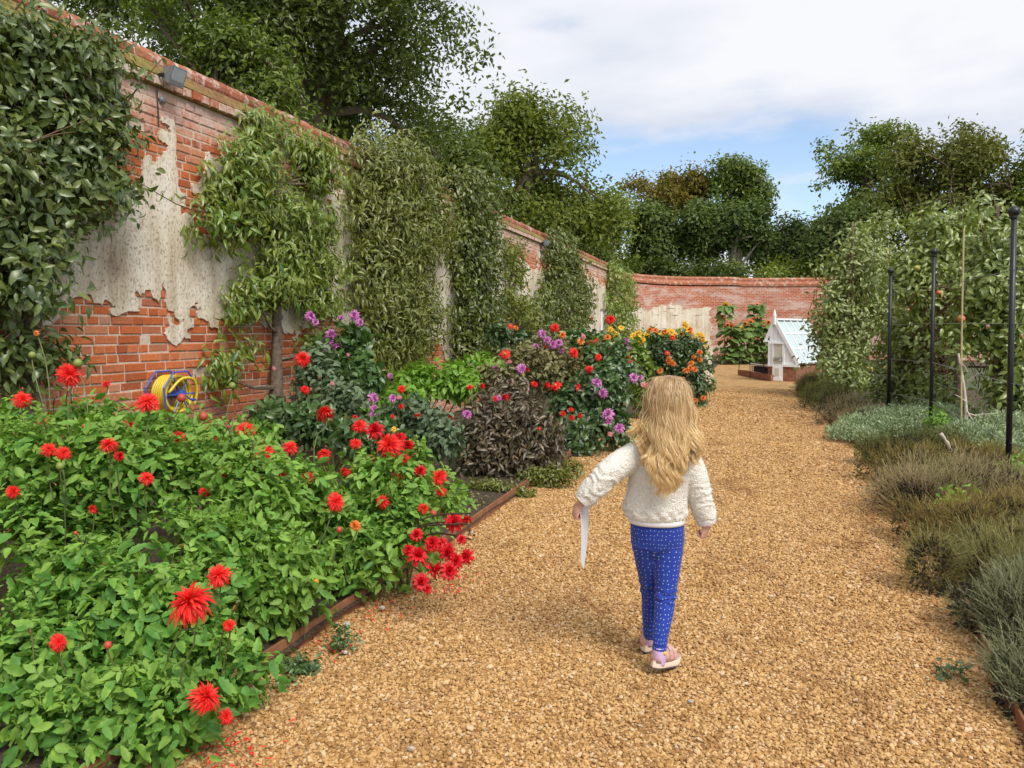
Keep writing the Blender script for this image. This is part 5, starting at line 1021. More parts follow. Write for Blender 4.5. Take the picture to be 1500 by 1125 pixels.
for k, z in enumerate((.45, .95, 1.45, 1.9)):
    o = link('training_wire', make_mesh('training_wire', *tube(np.array([P1 + (.6, -2.5, z), P1 + (0, 0, z), P2 + (0, 0, z + .03), P3 + (0, 0, z + .02)]), .0032, 5), M_WIRE)); o['category'] = 'wire'; o['group'] = 'wires strung along the posts'
    o['label'] = ['lowest wire strung between the black posts, near the herbs', 'second wire up between the black posts', 'third wire up between the black posts', 'topmost wire between the black posts, among the apple leaves'][k]
p = at_ground(1408, 655); d = p.dot(FH); zt = at_depth(1404, 335, d)[2]
o = thing('bamboo_cane', 'upright bamboo cane tied to a bare young stem', 'cane', tuple(p))
part('cane', tube(np.array([p, p + (-.02, 0, zt * .5), p + (-.02, 0, zt)]), .0105, 7), M_CANE, o); part('node_rings', join(*[tube(np.array([p + (-.02 * min(1, z / (zt * .5)), 0, z - .004), p + (-.02 * min(1, z / (zt * .5)), 0, z + .004)]), .0125, 7) for z in np.arange(.3, zt, .34)]), M_CANE, o, kind='stuff')
M_PALETWIG = plain('bleached twig', (.55, .47, .38), .8, 0, .3, .25)
o = thing('young_tree', 'bare pale young stem with short stubs by the bamboo cane', 'sapling', tuple(p + (.03, .05, 0))); q0 = p + (.06, .05, 0); hgt = lambda y: at_depth(1408, y, d)[2]
part('trunk', tube(catmull([q0, q0 + (0, 0, .35), q0 + (-.03, 0, .7), q0 + (-.10, 0, hgt(518))], 12), np.linspace(.024, .012, 12), 7), M_PALETWIG, o, smooth=True)
tw = [tube(catmull([q0 + (0, 0, hgt(y0)), q0 + (dx * .5, -.05, hgt(y0) + dz * .6), q0 + (dx, -.1, hgt(y0) + dz)], 6), np.linspace(.010, .004, 6), 5) for y0, dx, dz in ((610, .28, .05), (605, .22, -.06), (590, -.15, .1), (560, .12, .12), (600, .05, -.12), (545, -.08, .1))]
part('branch', join(*tw), M_PALETWIG, o, kind='stuff')
bp = [at_depth(x, y, 7.0) + np.array((0, 0, .03)) for x, y in ((1378, 640), (1388, 655), (1396, 672), (1412, 672), (1424, 680), (1436, 692))]
o = thing('dead_branch', 'lichen grey dead branch lying across the lavender', 'branch', tuple(bp[2])); part('wood', tube(catmull(bp, 24), np.linspace(.018, .012, 24) * (1 + .15 * rng(2).normal(size=24)), 7), M_PALETWIG, o, smooth=True)
part('twig', join(*[tube(catmull([at_depth(*a, 7.0) + (0, 0, .03), at_depth(*b, 6.96) + (0, 0, .03)], 4), np.linspace(.008, .004, 4), 5) for a, b in (((1404, 672), (1397, 648)), ((1420, 678), (1427, 660)), ((1396, 668), (1400, 690)), ((1434, 690), (1442, 684)))]), M_PALETWIG, o, kind='stuff')

# ------------------------------------------------------------------ apple trees on the right
L_APPLE = leaf_mat('apple leaf', [(0.085, 0.124, 0.027), (0.141, 0.200, 0.041), (0.207, 0.270, 0.055), (0.292, 0.348, 0.079)], .36, .26, .75)
L_APPLE2 = leaf_mat('grey apple leaf', [(0.078, 0.114, 0.031), (0.131, 0.178, 0.046), (0.197, 0.252, 0.067), (0.301, 0.348, 0.102)], .36, .26, .75)
M_APPLE = plain('green apple', (.32, .34, .06), .4, 0, .5, .2, 12); M_APPLER = plain('blushed apple', (.50, .16, .05), .4, 0, .5, .2, 12)
def apple(label, blobs, depth, n, mat, size, seed, base_px, fruit=(), per=20, clump=.2, th=.5):
    B = [blob_px(*b[:4], depth + (b[4] if len(b) > 4 else 0), th) for b in blobs]; base = at_depth(*base_px, depth); base[2] = 0; rb = rng(seed + 50); ex = []
    for b in B:
        for _k in range(4):
            d_ = sphere_dirs(rb, 1)[0]; s_ = rb.uniform(.35, .6); q_ = rb.uniform(.75, 1.15); ex.append((b[0] + d_[0] * b[3] * q_, b[1] + d_[1] * b[4] * q_, max(.5, b[2] + d_[2] * b[5] * q_), b[3] * s_, b[4] * s_, b[5] * s_))
    B = B + ex
    o = thing('apple_tree', label, 'apple tree', tuple(base), 'apple trees along the right of the path')
    P, d, nor, sz, rn, C = foliage(B, int(n * 1.15), T_LEAF, size, seed, per, clump, .4, .3, .45, .7, .12, gap=.36, stray=.4, vary=.45)
    part('crown', scatter(T_LEAF, P, d, nor, sz, rn), mat, o, smooth=True)
    r_ = rng(seed + 2); top = np.array((B[0][0], B[0][1], max(b[2] for b in B))); pth = catmull([base, base * .5 + top * .5 + r_.normal(0, .08, 3), top], 9)
    part('trunk', tube(pth, np.linspace(.06, .02, 9), 7), M_BARK, o, smooth=True)
    L = []
    for k in r_.choice(len(C), min(len(C), 40), replace=False):
        s_ = pth[r_.integers(1, 8)]; L.append(tube(catmull([s_, (s_ + C[k]) / 2 + r_.normal(0, .06, 3), C[k]], 5), np.linspace(.016, .005, 5), 4, False))
    for k in range(26):   # upright shoots out of the top
        b_ = B[r_.integers(len(B))]; s_ = np.array((b_[0] + r_.normal(0, .5) * b_[3], b_[1] + r_.normal(0, .3), b_[2] + b_[5] * .7)); e = s_ + (r_.normal(0, .08), r_.normal(0, .08), r_.uniform(.2, .55))
        L.append(tube(catmull([s_, (s_ + e) / 2, e], 5), np.linspace(.007, .003, 5), 4, False))
    part('branch', join(*L), M_TWIG, o, kind='stuff')
    for px, py, s_, m in fruit: p = at_depth(px, py, depth - .45); part('apple', ball(p, (s_, s_, s_ * .92), 9, 7), m, o, smooth=True)
apple('large leafy apple tree spilling towards the greenhouse roof', [(1248, 400, 56, 70), (1238, 455, 46, 60), (1262, 480, 60, 80), (1245, 550, 56, 60), (1270, 370, 36, 50, .5), (1225, 530, 34, 46, -.3), (1285, 440, 40, 80, .5), (1270, 580, 50, 40, -.6)], 15.5, 11500, L_APPLE2, .092, 501, (1240, 590), [(1276, 540, .04, M_APPLE), (1225, 500, .035, M_APPLE)], clump=.22, th=.7)
apple('tall apple tree with round pale leaves behind the middle post', [(1365, 380, 55, 56), (1330, 430, 44, 60), (1390, 440, 55, 70), (1340, 500, 30, 60, .6), (1385, 520, 50, 60), (1365, 330, 40, 30), (1420, 400, 40, 60)], 12.2, 7600, L_APPLE, .10, 503, (1380, 610), [(1343, 393, .05, M_APPLE), (1375, 429, .045, M_APPLER), (1406, 465, .045, M_APPLER)], clump=.2)
apple('apple tree filling the right edge behind the tallest post', [(1460, 380, 55, 60), (1500, 440, 60, 80), (1440, 470, 50, 70), (1480, 540, 60, 70), (1430, 560, 50, 50), (1530, 350, 60, 50), (1510, 600, 60, 40), (1450, 330, 30, 30)], 10.0, 7200, L_APPLE, .094, 505, (1465, 620), [(1408, 467, .05, M_APPLER)], clump=.2)
apple('low dense apple branches between the first two posts', [(1410, 590, 60, 42), (1340, 570, 36, 44, 1.5), (1460, 600, 50, 36), (1310, 560, 40, 54, 2), (1320, 470, 34, 60, 2.2)], 11.0, 5200, L_APPLE2, .08, 507, (1400, 620), (), clump=.18)

# ------------------------------------------------------------------ lavender and other herbs along the right edge
def spike_tpl(seed, wd=.022, bend=.15):
    r_ = random.Random(seed); V, F = [], []
    ys = [0, .35, .7, .86, 1.0]; ww = [.7, .7, .6, 1.3, .2]
    for y, w_ in zip(ys, ww):
        z = bend * y * y; V += [(-wd * w_ / 2, y, z), (wd * w_ / 2, y, z)]
    for k in range(4): F += [(2 * k, 2 * k + 1, 2 * k + 3), (2 * k, 2 * k + 3, 2 * k + 2)]
    for y in (.2, .38, .55, .68):    # paired needle leaves
        for sx in (-1, 1):
            o = len(V); V += [(0, y, bend * y * y), (sx * .075, y + .11, bend * y * y + .02), (sx * .02, y + .05, bend * y * y)]; F.append((o, o + 1, o + 2) if sx > 0 else (o, o + 2, o + 1))
    V = np.array(V); return V, np.array(F), np.where(V[:, 1] < .45, -.30, .0) + .22 * V[:, 1]  # brown base to lighter tip; lower part also darkened as painted shade
SPK = spike_tpl(1)
H_LAVG = leaf_mat('lavender green', [(0.099, 0.107, 0.037), (0.167, 0.170, 0.057), (0.245, 0.236, 0.084), (0.335, 0.282, 0.120)], .6, .15, .3)
H_LAVB = leaf_mat('spent lavender brown', [(0.186, 0.121, 0.092), (0.285, 0.198, 0.143), (0.373, 0.273, 0.173), (0.329, 0.305, 0.133)], .7, .12, .2)
H_LAVY = leaf_mat('yellowing hyssop', [(0.165, 0.142, 0.041), (0.255, 0.206, 0.058), (0.329, 0.255, 0.088), (0.215, 0.128, 0.058)], .65, .15, .2)
H_GREY = leaf_mat('silver santolina', [(0.173, 0.236, 0.132), (0.265, 0.338, 0.194), (0.365, 0.439, 0.265)], .6, .15, .3)
H_DARK = leaf_mat('dark thyme', [(0.074, 0.086, 0.025), (0.122, 0.133, 0.037), (0.175, 0.180, 0.051)], .6, .15, .3)
H_WOODSHADE = leaf_mat('shade-painted woody base', [(.030, .024, .018), (.055, .045, .030), (.075, .070, .040)], .8, .05, .2)  # dark woody brown with the deep shade inside the mounds painted in
H_SILV = leaf_mat('silvery lavender', [(0.117, 0.138, 0.077), (0.188, 0.211, 0.118), (0.274, 0.283, 0.160)], .6, .15, .3)
def herb(label, mounds, n, mat, L_, seed, spiky=True, mat2=None, name='lavender', cat='herb', group='herbs along the right edging'):
    r_ = rng(seed); B = np.array(list(mounds) + [(m[0] + r_.normal(0, .55) * m[3], m[1] + r_.normal(0, .55) * m[4], m[2] + r_.uniform(-.02, .06), m[3] * .45, m[4] * .45, m[5] * r_.uniform(.5, .85)) for m in mounds for _k in range(5)], float); base = (B[:, 0].mean(), B[:, 1].mean(), 0); o = thing(name, label, cat, base, group)
    P, O = blob_points(B, int(n * 2.2), r_, .55, .97, .0, .3); O[:, 2] = np.abs(O[:, 2]) + .25; d = nrm(O * .8 + r_.normal(0, .46, O.shape) + (0, 0, .45)); nr = nrm(r_.normal(size=O.shape))
    gap = (vnoise(P, 6.5, seed) > .36) & (vnoise(P, 17, seed + 4) > .25); P, d, nr = P[gap], d[gap], nr[gap]; m = len(P)
    tone = np.clip(.5 * vnoise(P, 3.5, seed + 1) + .5 * r_.random(m), 0, 1)
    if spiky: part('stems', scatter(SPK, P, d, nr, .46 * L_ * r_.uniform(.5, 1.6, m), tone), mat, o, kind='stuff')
    else: part('foliage', scatter(T_DIA2, P + d * L_ * r_.uniform(.2, .9, m)[:, None], nrm(d + r_.normal(0, .5, d.shape)), nr, L_ * r_.uniform(.6, 1.3, m), tone), mat, o, kind='stuff')
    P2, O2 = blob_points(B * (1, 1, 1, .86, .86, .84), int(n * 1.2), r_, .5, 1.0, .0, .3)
    part('inner_leaves', scatter(T_DIA2, P2, nrm(O2 + r_.normal(0, .5, O2.shape)), nrm(r_.normal(size=O2.shape)), .032, r_.random(len(P2))), H_WOODSHADE if spiky else mat, o, kind='stuff')
    return o
def md(px, py, depth, rx, ry, h): c = at_depth(px, py, depth); h *= .80; return (c[0] + .03, c[1], h * .28, rx * 1.05, ry, h * .76)
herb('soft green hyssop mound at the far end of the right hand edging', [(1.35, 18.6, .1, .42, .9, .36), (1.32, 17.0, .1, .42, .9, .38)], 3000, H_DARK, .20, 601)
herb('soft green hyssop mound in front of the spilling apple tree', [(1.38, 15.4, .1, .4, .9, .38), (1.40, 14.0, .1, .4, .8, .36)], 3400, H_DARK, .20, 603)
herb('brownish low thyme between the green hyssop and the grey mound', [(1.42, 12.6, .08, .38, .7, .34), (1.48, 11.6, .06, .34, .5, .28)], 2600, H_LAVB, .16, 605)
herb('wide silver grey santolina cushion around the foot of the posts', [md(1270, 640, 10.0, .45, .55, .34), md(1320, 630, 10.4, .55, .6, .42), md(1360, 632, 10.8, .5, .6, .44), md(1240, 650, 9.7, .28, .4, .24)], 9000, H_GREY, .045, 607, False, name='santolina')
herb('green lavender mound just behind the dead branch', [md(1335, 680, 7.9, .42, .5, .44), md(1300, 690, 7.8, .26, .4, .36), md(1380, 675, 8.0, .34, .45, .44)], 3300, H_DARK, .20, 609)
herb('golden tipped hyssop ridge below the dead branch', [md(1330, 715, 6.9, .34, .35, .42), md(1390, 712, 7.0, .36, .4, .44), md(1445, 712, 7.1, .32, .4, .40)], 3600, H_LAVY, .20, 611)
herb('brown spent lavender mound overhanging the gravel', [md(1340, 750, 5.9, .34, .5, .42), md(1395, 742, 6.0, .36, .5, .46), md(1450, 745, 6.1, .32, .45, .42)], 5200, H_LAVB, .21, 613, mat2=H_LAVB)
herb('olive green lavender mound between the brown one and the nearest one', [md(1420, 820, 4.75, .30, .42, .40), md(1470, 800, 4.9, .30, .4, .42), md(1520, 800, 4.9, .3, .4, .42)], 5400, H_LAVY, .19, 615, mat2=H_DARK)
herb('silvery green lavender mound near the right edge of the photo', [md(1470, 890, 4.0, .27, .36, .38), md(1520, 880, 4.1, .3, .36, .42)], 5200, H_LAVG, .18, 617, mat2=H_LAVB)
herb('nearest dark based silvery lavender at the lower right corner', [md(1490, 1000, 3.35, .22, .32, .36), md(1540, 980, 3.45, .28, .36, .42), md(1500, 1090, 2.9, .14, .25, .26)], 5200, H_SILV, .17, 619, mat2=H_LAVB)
herb('grey green haze of low herbs right of the bamboo cane', [md(1430, 690, 8.6, .5, .6, .40), md(1470, 660, 9.0, .5, .6, .5)], 6000, H_GREY, .05, 621, False, name='santolina')
border_plant('leafy_plant', 'small bright green seedling clump growing out of the brown lavender', 'plant', [blob3(1395, 760, 28, 16, 5.35, .13), blob3(1405, 735, 16, 16, 5.4, .08)], 260, T_LEAF, .045, L_BRIGHT, 651, (), 5.3, group='weeds among the herbs')
border_plant('leafy_plant', 'bright green leafy weed at the foot of the tallest post', 'plant', [blob3(1480, 735, 20, 18, 6.2, .13), blob3(1495, 690, 22, 22, 6.8, .2)], 380, T_LEAF, .055, L_BRIGHT, 653, (), 6.2, group='weeds among the herbs')
border_plant('leafy_plant', 'upright lime green seedling beside the middle post', 'plant', [blob3(1372, 615, 5, 22, 9.6, .06)], 160, T_LEAF, .05, L_BRIGHT, 655, (), 9.6, group='weeds among the herbs')
# ------------------------------------------------------------------ the girl walking away
GD0 = 3.105
def J(px, py, w_=0.0): return at_depth(px, py, GD0 + w_)
g0 = at_ground(965, 988); _az = math.atan2(g0[0], g0[1]); GU = np.array((math.cos(_az), -math.sin(_az), 0)); GW = np.array((math.sin(_az), math.cos(_az), 0)); GZ = np.array((0, 0, 1.0))
girl = thing('person', 'small girl with long wavy blonde hair walking away in cream fleece and blue dotted leggings', 'person', tuple(g0))
def ering(c, ru, rw, n=28, sq=1.0):
    a = np.linspace(0, 2 * np.pi, n, endpoint=False); ca, sa = np.cos(a), np.sin(a)
    k = lambda v: np.sign(v) * np.abs(v) ** sq
    return c + ru * k(ca)[:, None] * GU + rw * k(sa)[:, None] * GW
def body_loft(rows, n=28, sq=.9): return loft(np.stack([ering(J(x, y, w_), ru, rw, n, sq) for x, y, w_, ru, rw in rows][::-1]))
def limb(rows, sides=18, n=18):
    P = catmull([J(x, y, w_) for x, y, w_, r_ in rows], n); rr = np.interp(np.linspace(0, len(rows) - 1, n), range(len(rows)), [r_[3] for r_ in rows]); return tube(P, rr, sides)
def oball(c, ax, rad, seg=14, rings=10):
    v, f = ball((0, 0, 0), 1.0, seg, rings); return c + (v * rad) @ np.array(ax), f
def voxel(geo, size, smooth=4, mat=None, name='tmp'):
    V, F = geo[0], geo[1]
    me = make_mesh(name, V, F, mat, None, True); o = bpy.data.objects.new(name, me); COL.objects.link(o)
    m = o.modifiers.new('r', 'REMESH'); m.mode = 'VOXEL'; m.voxel_size = size; m.use_smooth_shade = True
    if smooth: s_ = o.modifiers.new('s', 'SMOOTH'); s_.factor = .5; s_.iterations = smooth
    dg = bpy.context.evaluated_depsgraph_get(); ev = o.evaluated_get(dg); m2 = bpy.data.meshes.new_from_object(ev)
    bpy.data.objects.remove(o); n = len(m2.vertices); co = np.empty(n * 3, np.float32); m2.vertices.foreach_get('co', co); no = np.empty(n * 3, np.float32); m2.vertices.foreach_get('normal', no)
    fc = [np.array(p.vertices[:]) for p in m2.polygons]; by = {}
    for f in fc: by.setdefault(len(f), []).append(f)
    F2 = [np.array(x) for x in by.values()]; bpy.data.meshes.remove(m2)
    return co.reshape(-1, 3).astype(float), F2, no.reshape(-1, 3).astype(float)
t = NT('skin'); P_ = t.pos(); n = t.noise(P_, 40, 4)
s_ = t.n('ShaderNodeBsdfPrincipled'); t.l(t.ramp(n, [(.3, (.60, .32, .235)), (.7, (.72, .42, .32))]), s_.inputs['Base Color']); s_.inputs['Roughness'].default_value = .5; s_.inputs['Subsurface Weight'].default_value = .15; s_.inputs['Subsurface Radius'].default_value = (.012, .004, .002); s_.inputs['Subsurface Scale'].default_value = .6
M_SKIN = t.done(s_.outputs[0])
def hand(wrist, hd, curl, tight=1.0, flip=1):
    hd = nrm(hd); curl = nrm(curl - hd * (curl @ hd)); lat = np.cross(hd, curl) * flip; G_ = [oball(wrist + hd * .026, (lat, hd, curl), (.024, .036, .0115)), tube(np.array([wrist - hd * .03, wrist + hd * .012]), [.019, .018], 12)]
    for k, (Ls) in enumerate((.86, 1.0, .95, .74)):
        b = wrist + hd * .05 + lat * (1.5 - k) * .0128
        pts = [b - hd * .015, b + hd * .016 * Ls + curl * .003, b + (hd * .022 + curl * .016 * tight) * Ls, b + (hd * (.020 - .012 * tight) + curl * .029 * tight) * Ls, b + (hd * (.014 - .022 * tight) + curl * (.031)) * Ls]
        G_.append(tube(catmull(pts, 9), np.linspace(.0056, .0044, 9), 8))
    b = wrist + hd * .018 + lat * .02; pts = [b, b + hd * .016 + lat * .014 + curl * .006, b + hd * .030 + lat * .012 + curl * .018, b + hd * .040 + lat * .002 + curl * .024]
    G_.append(tube(catmull(pts, 9), np.linspace(.0085, .0056, 9), 8)); return G_
WL, WR = J(851, 736, .02), J(1034.5, 764, .05)
headc = J(979, 591, .02)
bits = [body_loft([(963, 806, .075, .05, .045), (963, 790, .073, .092, .066), (963, 770, .07, .094, .074), (964, 745, .065, .09, .075), (967, 715, .06, .094, .075), (970, 690, .05, .106, .08), (972, 668, .045, .112, .072), (974, 655, .04, .08, .06), (976, 645, .035, .042, .045), (978, 630, .03, .038, .042), (979, 612, .03, .037, .045)]),
        oball(headc, (GU, GW, GZ), (.076, .090, .106), 20, 14), oball(headc + GW * .030 - GZ * .062, (GU, GW, GZ), (.054, .056, .046)), oball(headc + GU * .034 + GW * .052 - GZ * .034, (GU, GW, GZ), (.030, .030, .028)), oball(headc - GU * .034 + GW * .052 - GZ * .034, (GU, GW, GZ), (.030, .030, .028)),
        oball(headc + GW * .098 - GZ * .022, (GU, GW, GZ), (.009, .013, .010)), oball(headc + GW * .088 - GZ * .050, (GU, GW, GZ), (.020, .010, .007)), oball(headc + GU * .077 - GZ * .012, (GU, GW, GZ), (.008, .016, .026)), oball(headc - GU * .077 - GZ * .012, (GU, GW, GZ), (.008, .016, .026)),
        limb([(928, 664, .045, .036), (905, 682, .02, .033), (883, 702, 0, .030), (866, 720, .01, .026), (851, 736, .02, .020)]), limb([(1008, 666, .045, .036), (1019, 690, .035, .033), (1027, 718, .025, .030), (1031, 742, .04, .026), (1034.5, 764, .05, .019)]),
        limb([(981, 788, .060, .046), (977, 840, .045, .038), (975, 870, .03, .031), (972, 900, 0, .028), (968, 930, -.03, .021), (966, 954, -.044, .019), (966, 972, -.03, .018)]), limb([(945, 788, .068, .046), (951, 840, .12, .035), (953, 870, .145, .028), (953, 895, .15, .026), (952, 918, .155, .020), (952, 934, .165, .018), (952, 944, .172, .018)])]
bits += hand(WL, -GU * .45 - GZ * .9, GU * .7 + GW * .5 - GZ * .2, 1.0, -1) + hand(WR, -GZ - GU * .08, -GU * .75 + GW * .55, 1.0, 1)
bv = voxel(join(*bits), .0027, 3, M_SKIN)
part('body', (bv[0], bv[1]), M_SKIN, girl, smooth=True)
M_EYEW, M_IRIS = plain('eye white', (.8, .8, .78), .25, 0, .5, .02), plain('blue iris', (.06, .12, .22), .2, 0, .5, .05)
for sx in (-1, 1):
    e = part('eye', oball(headc + GU * .031 * sx + GW * .0735 - GZ * .002, (GU, GW, GZ), (.0115, .0085, .0065)), M_EYEW, girl, smooth=True); part('iris', oball(headc + GU * .031 * sx + GW * .0800 - GZ * .002, (GU, GW, GZ), (.0052, .0030, .0058)), M_IRIS, e, smooth=True)
part('mouth', oball(headc + GW * .0965 - GZ * .050, (GU, GW, GZ), (.016, .003, .0035)), plain('lip', (.45, .14, .12), .4), girl, smooth=True)

# fleece jumper: one skin of torso and sleeves, folds and pile displaced
t = NT('cream fleece'); P_ = t.pos(); v = t.n('ShaderNodeTexVoronoi'); v.inputs['Scale'].default_value = 210; t.l(P_, v.inputs['Vector']); n = t.noise(P_, 120, 5, .7)
h = t.math('SUBTRACT', t.math('MULTIPLY', n, .8), v.outputs['Distance'])
c = t.ramp(n, [(.3, (.86, .82, .73)), (.7, (.93, .90, .84))])
M_FLEECE = t.done(t.pbr(c, .95, t.bump(h, .8, .006), spec=.1, sheen=.4))
jb = [body_loft([(960, 758, .068, .122, .096), (960, 752, .068, .131, .104), (960, 742, .066, .133, .106), (962, 725, .06, .126, .101), (966, 700, .055, .126, .100), (969, 680, .05, .128, .096), (972, 664, .045, .124, .088), (974, 654, .042, .10, .072), (976, 645, .038, .062, .060), (977, 640, .036, .052, .054)]),
      limb([(934, 668, .045, .060), (912, 678, .03, .057), (893, 692, .008, .053), (879, 706, .0, .050), (866, 720, .01, .047), (857, 730, .018, .044)], 24, 26), limb([(1004, 672, .045, .057), (1014, 686, .036, .053), (1021, 708, .028, .050), (1027, 732, .034, .047), (1032, 752, .045, .045), (1034, 762, .05, .042)], 24, 26)]
jv, jf, jn = voxel(join(*jb), .0042, 9, M_FLEECE)
ax1 = nrm(J(857, 730, .018) - J(912, 678, .03)); s1 = (jv - J(912, 678, .03)) @ ax1; ax2 = nrm(J(1035, 762, .05) - J(1015, 686, .036)); s2 = (jv - J(1015, 686, .036)) @ ax2
loc = (jv - g0); lu = loc @ GU
mL = np.clip((-.115 - lu) / .03, 0, 1); mR = np.clip((lu - .118) / .02, 0, 1); mT = 1 - np.maximum(mL, mR)
ww = (fbm(jv, 14, 3, 3) - .5)
dis = mL * .0035 * np.sin(s1 * 130 + ww * 22 + lu * 20) * np.clip(s1 / .10, .05, 1) + mR * .0025 * np.sin(s2 * 100 + ww * 26) * np.clip(s2 / .10, .0, 1) + mT * .006 * (fbm(jv * (1, 1, 1.8), 16, 8, 3) - .5) + (fbm(jv, 120, 12, 2) - .5) * .005 + (fbm(jv, 22, 15, 2) - .5) * .003
hem = np.exp(-((loc[:, 2] - (J(960, 748, .06)[2])) / .012) ** 2) * mT; dis += hem * .006 * np.sin(lu * 120 + ww * 8)
jv = jv + jn * dis[:, None]
jo = part('jumper', (jv, jf), M_FLEECE, girl, smooth=True)
rf = rng(91); kf = rf.integers(0, len(jv), 30000); df = nrm(jn[kf] + rf.normal(0, .55, (30000, 3))); part('fleece_pile', scatter(tpl_diamond(.30, .05, .1), jv[kf] - jn[kf] * .001 + rf.normal(0, .001, (30000, 3)), df, nrm(rf.normal(size=(30000, 3))), rf.uniform(.003, .0065, 30000), rf.random(30000)), M_FLEECE, jo, kind='stuff')
part('cuff', limb([(858, 729, .018, .043), (853.5, 734, .02, .041)], 24, 6), M_FLEECE, girl, smooth=True); part('cuff', limb([(1033, 757, .047, .043), (1034.5, 766, .05, .039)], 24, 6), M_FLEECE, girl, smooth=True)
part('t_shirt_hem', body_loft([(962, 765, .068, .113, .092), (962, 762, .068, .118, .095), (961, 750, .068, .118, .095)], 40), plain('white cotton', (.80, .80, .82), .8, 0, .2, .04), girl, smooth=True)

# leggings, with a printed dot coordinate wrapped round each leg
legR = [(981, 788, .060, .062), (977, 840, .045, .052), (975, 870, .03, .044), (972, 900, 0, .040), (968, 930, -.03, .032), (966, 954, -.044, .029)]
legL = [(945, 788, .068, .062), (951, 840, .12, .049), (953, 870, .145, .041), (953, 895, .15, .038), (952, 918, .155, .031), (952, 934, .165, .028)]
lb = [body_loft([(963, 818, .078, .04, .04), (963, 808, .076, .080, .066), (963, 798, .074, .104, .078), (963, 785, .073, .112, .086), (963, 772, .07, .112, .088), (963, 757, .068, .108, .086)]), limb(legR, 20, 26), limb(legL, 20, 26)]
lv, lf, ln = voxel(join(*lb), .0042, 30, None)
zz = lv[:, 2]
cR = catmull([J(*a[:3]) for a in legR], 60); cL = catmull([J(*a[:3]) for a in legL], 60); cT = catmull([J(963, 757, .068), J(963, 785, .075), J(963, 806, .075)], 30)
def axis_uv(C_):
    k = np.argmin(((lv[:, None, 2] - C_[None, :, 2]) ** 2), axis=1); r_ = lv - C_[k]; return np.arctan2(r_ @ GU, -(r_ @ GW)), np.linalg.norm((lv[:, None] - C_[None]), axis=2).min(1)
aR, dR = axis_uv(cR); aL, dL = axis_uv(cL); aT, dT = axis_uv(cT); top = zz > J(963, 797, .07)[2]; right = (dR - .052 < dL - .052)
uu = np.where(top, aT * .105, np.where(right, aR * .046, aL * .046 + 3.0))
loc = lv - g0
fold = .005 * np.sin((zz * 190 + (fbm(lv, 22, 4, 2) - .5) * 16)) * (np.exp(-((zz - J(0, 872, .03)[2]) / .03) ** 2) + np.exp(-((zz - J(0, 940, 0)[2]) / .02) ** 2) * .45 + .35 * np.exp(-((zz - J(0, 812, 0)[2]) / .02) ** 2))
lv = lv + ln * (fold + (fbm(lv, 26, 6, 2) - .5) * .003)[:, None]
t = NT('blue dotted jersey'); a = t.n('ShaderNodeAttribute', attribute_name='dotco').outputs['Vector']
v = t.n('ShaderNodeTexVoronoi', voronoi_dimensions='2D'); v.inputs['Scale'].default_value = 54; v.inputs['Randomness'].default_value = .42; t.l(a, v.inputs['Vector'])
dm = t.rng(v.outputs['Distance'], .085, .125, 1, 0); n = t.noise(t.pos(), 400, 3)
c = t.mix(t.math('MULTIPLY', dm, .85), t.ramp(n, [(.3, (.012, .034, .27)), (.7, (.020, .055, .37))]), (.50, .62, .80, 1))
M_LEG = t.done(t.pbr(c, .75, t.bump(n, .3, .001), spec=.25, sheen=.15))
part('leggings', (lv, lf), M_LEG, girl, smooth=True, attrs={'dotco': np.stack([uu, zz, 0 * zz], 1)})

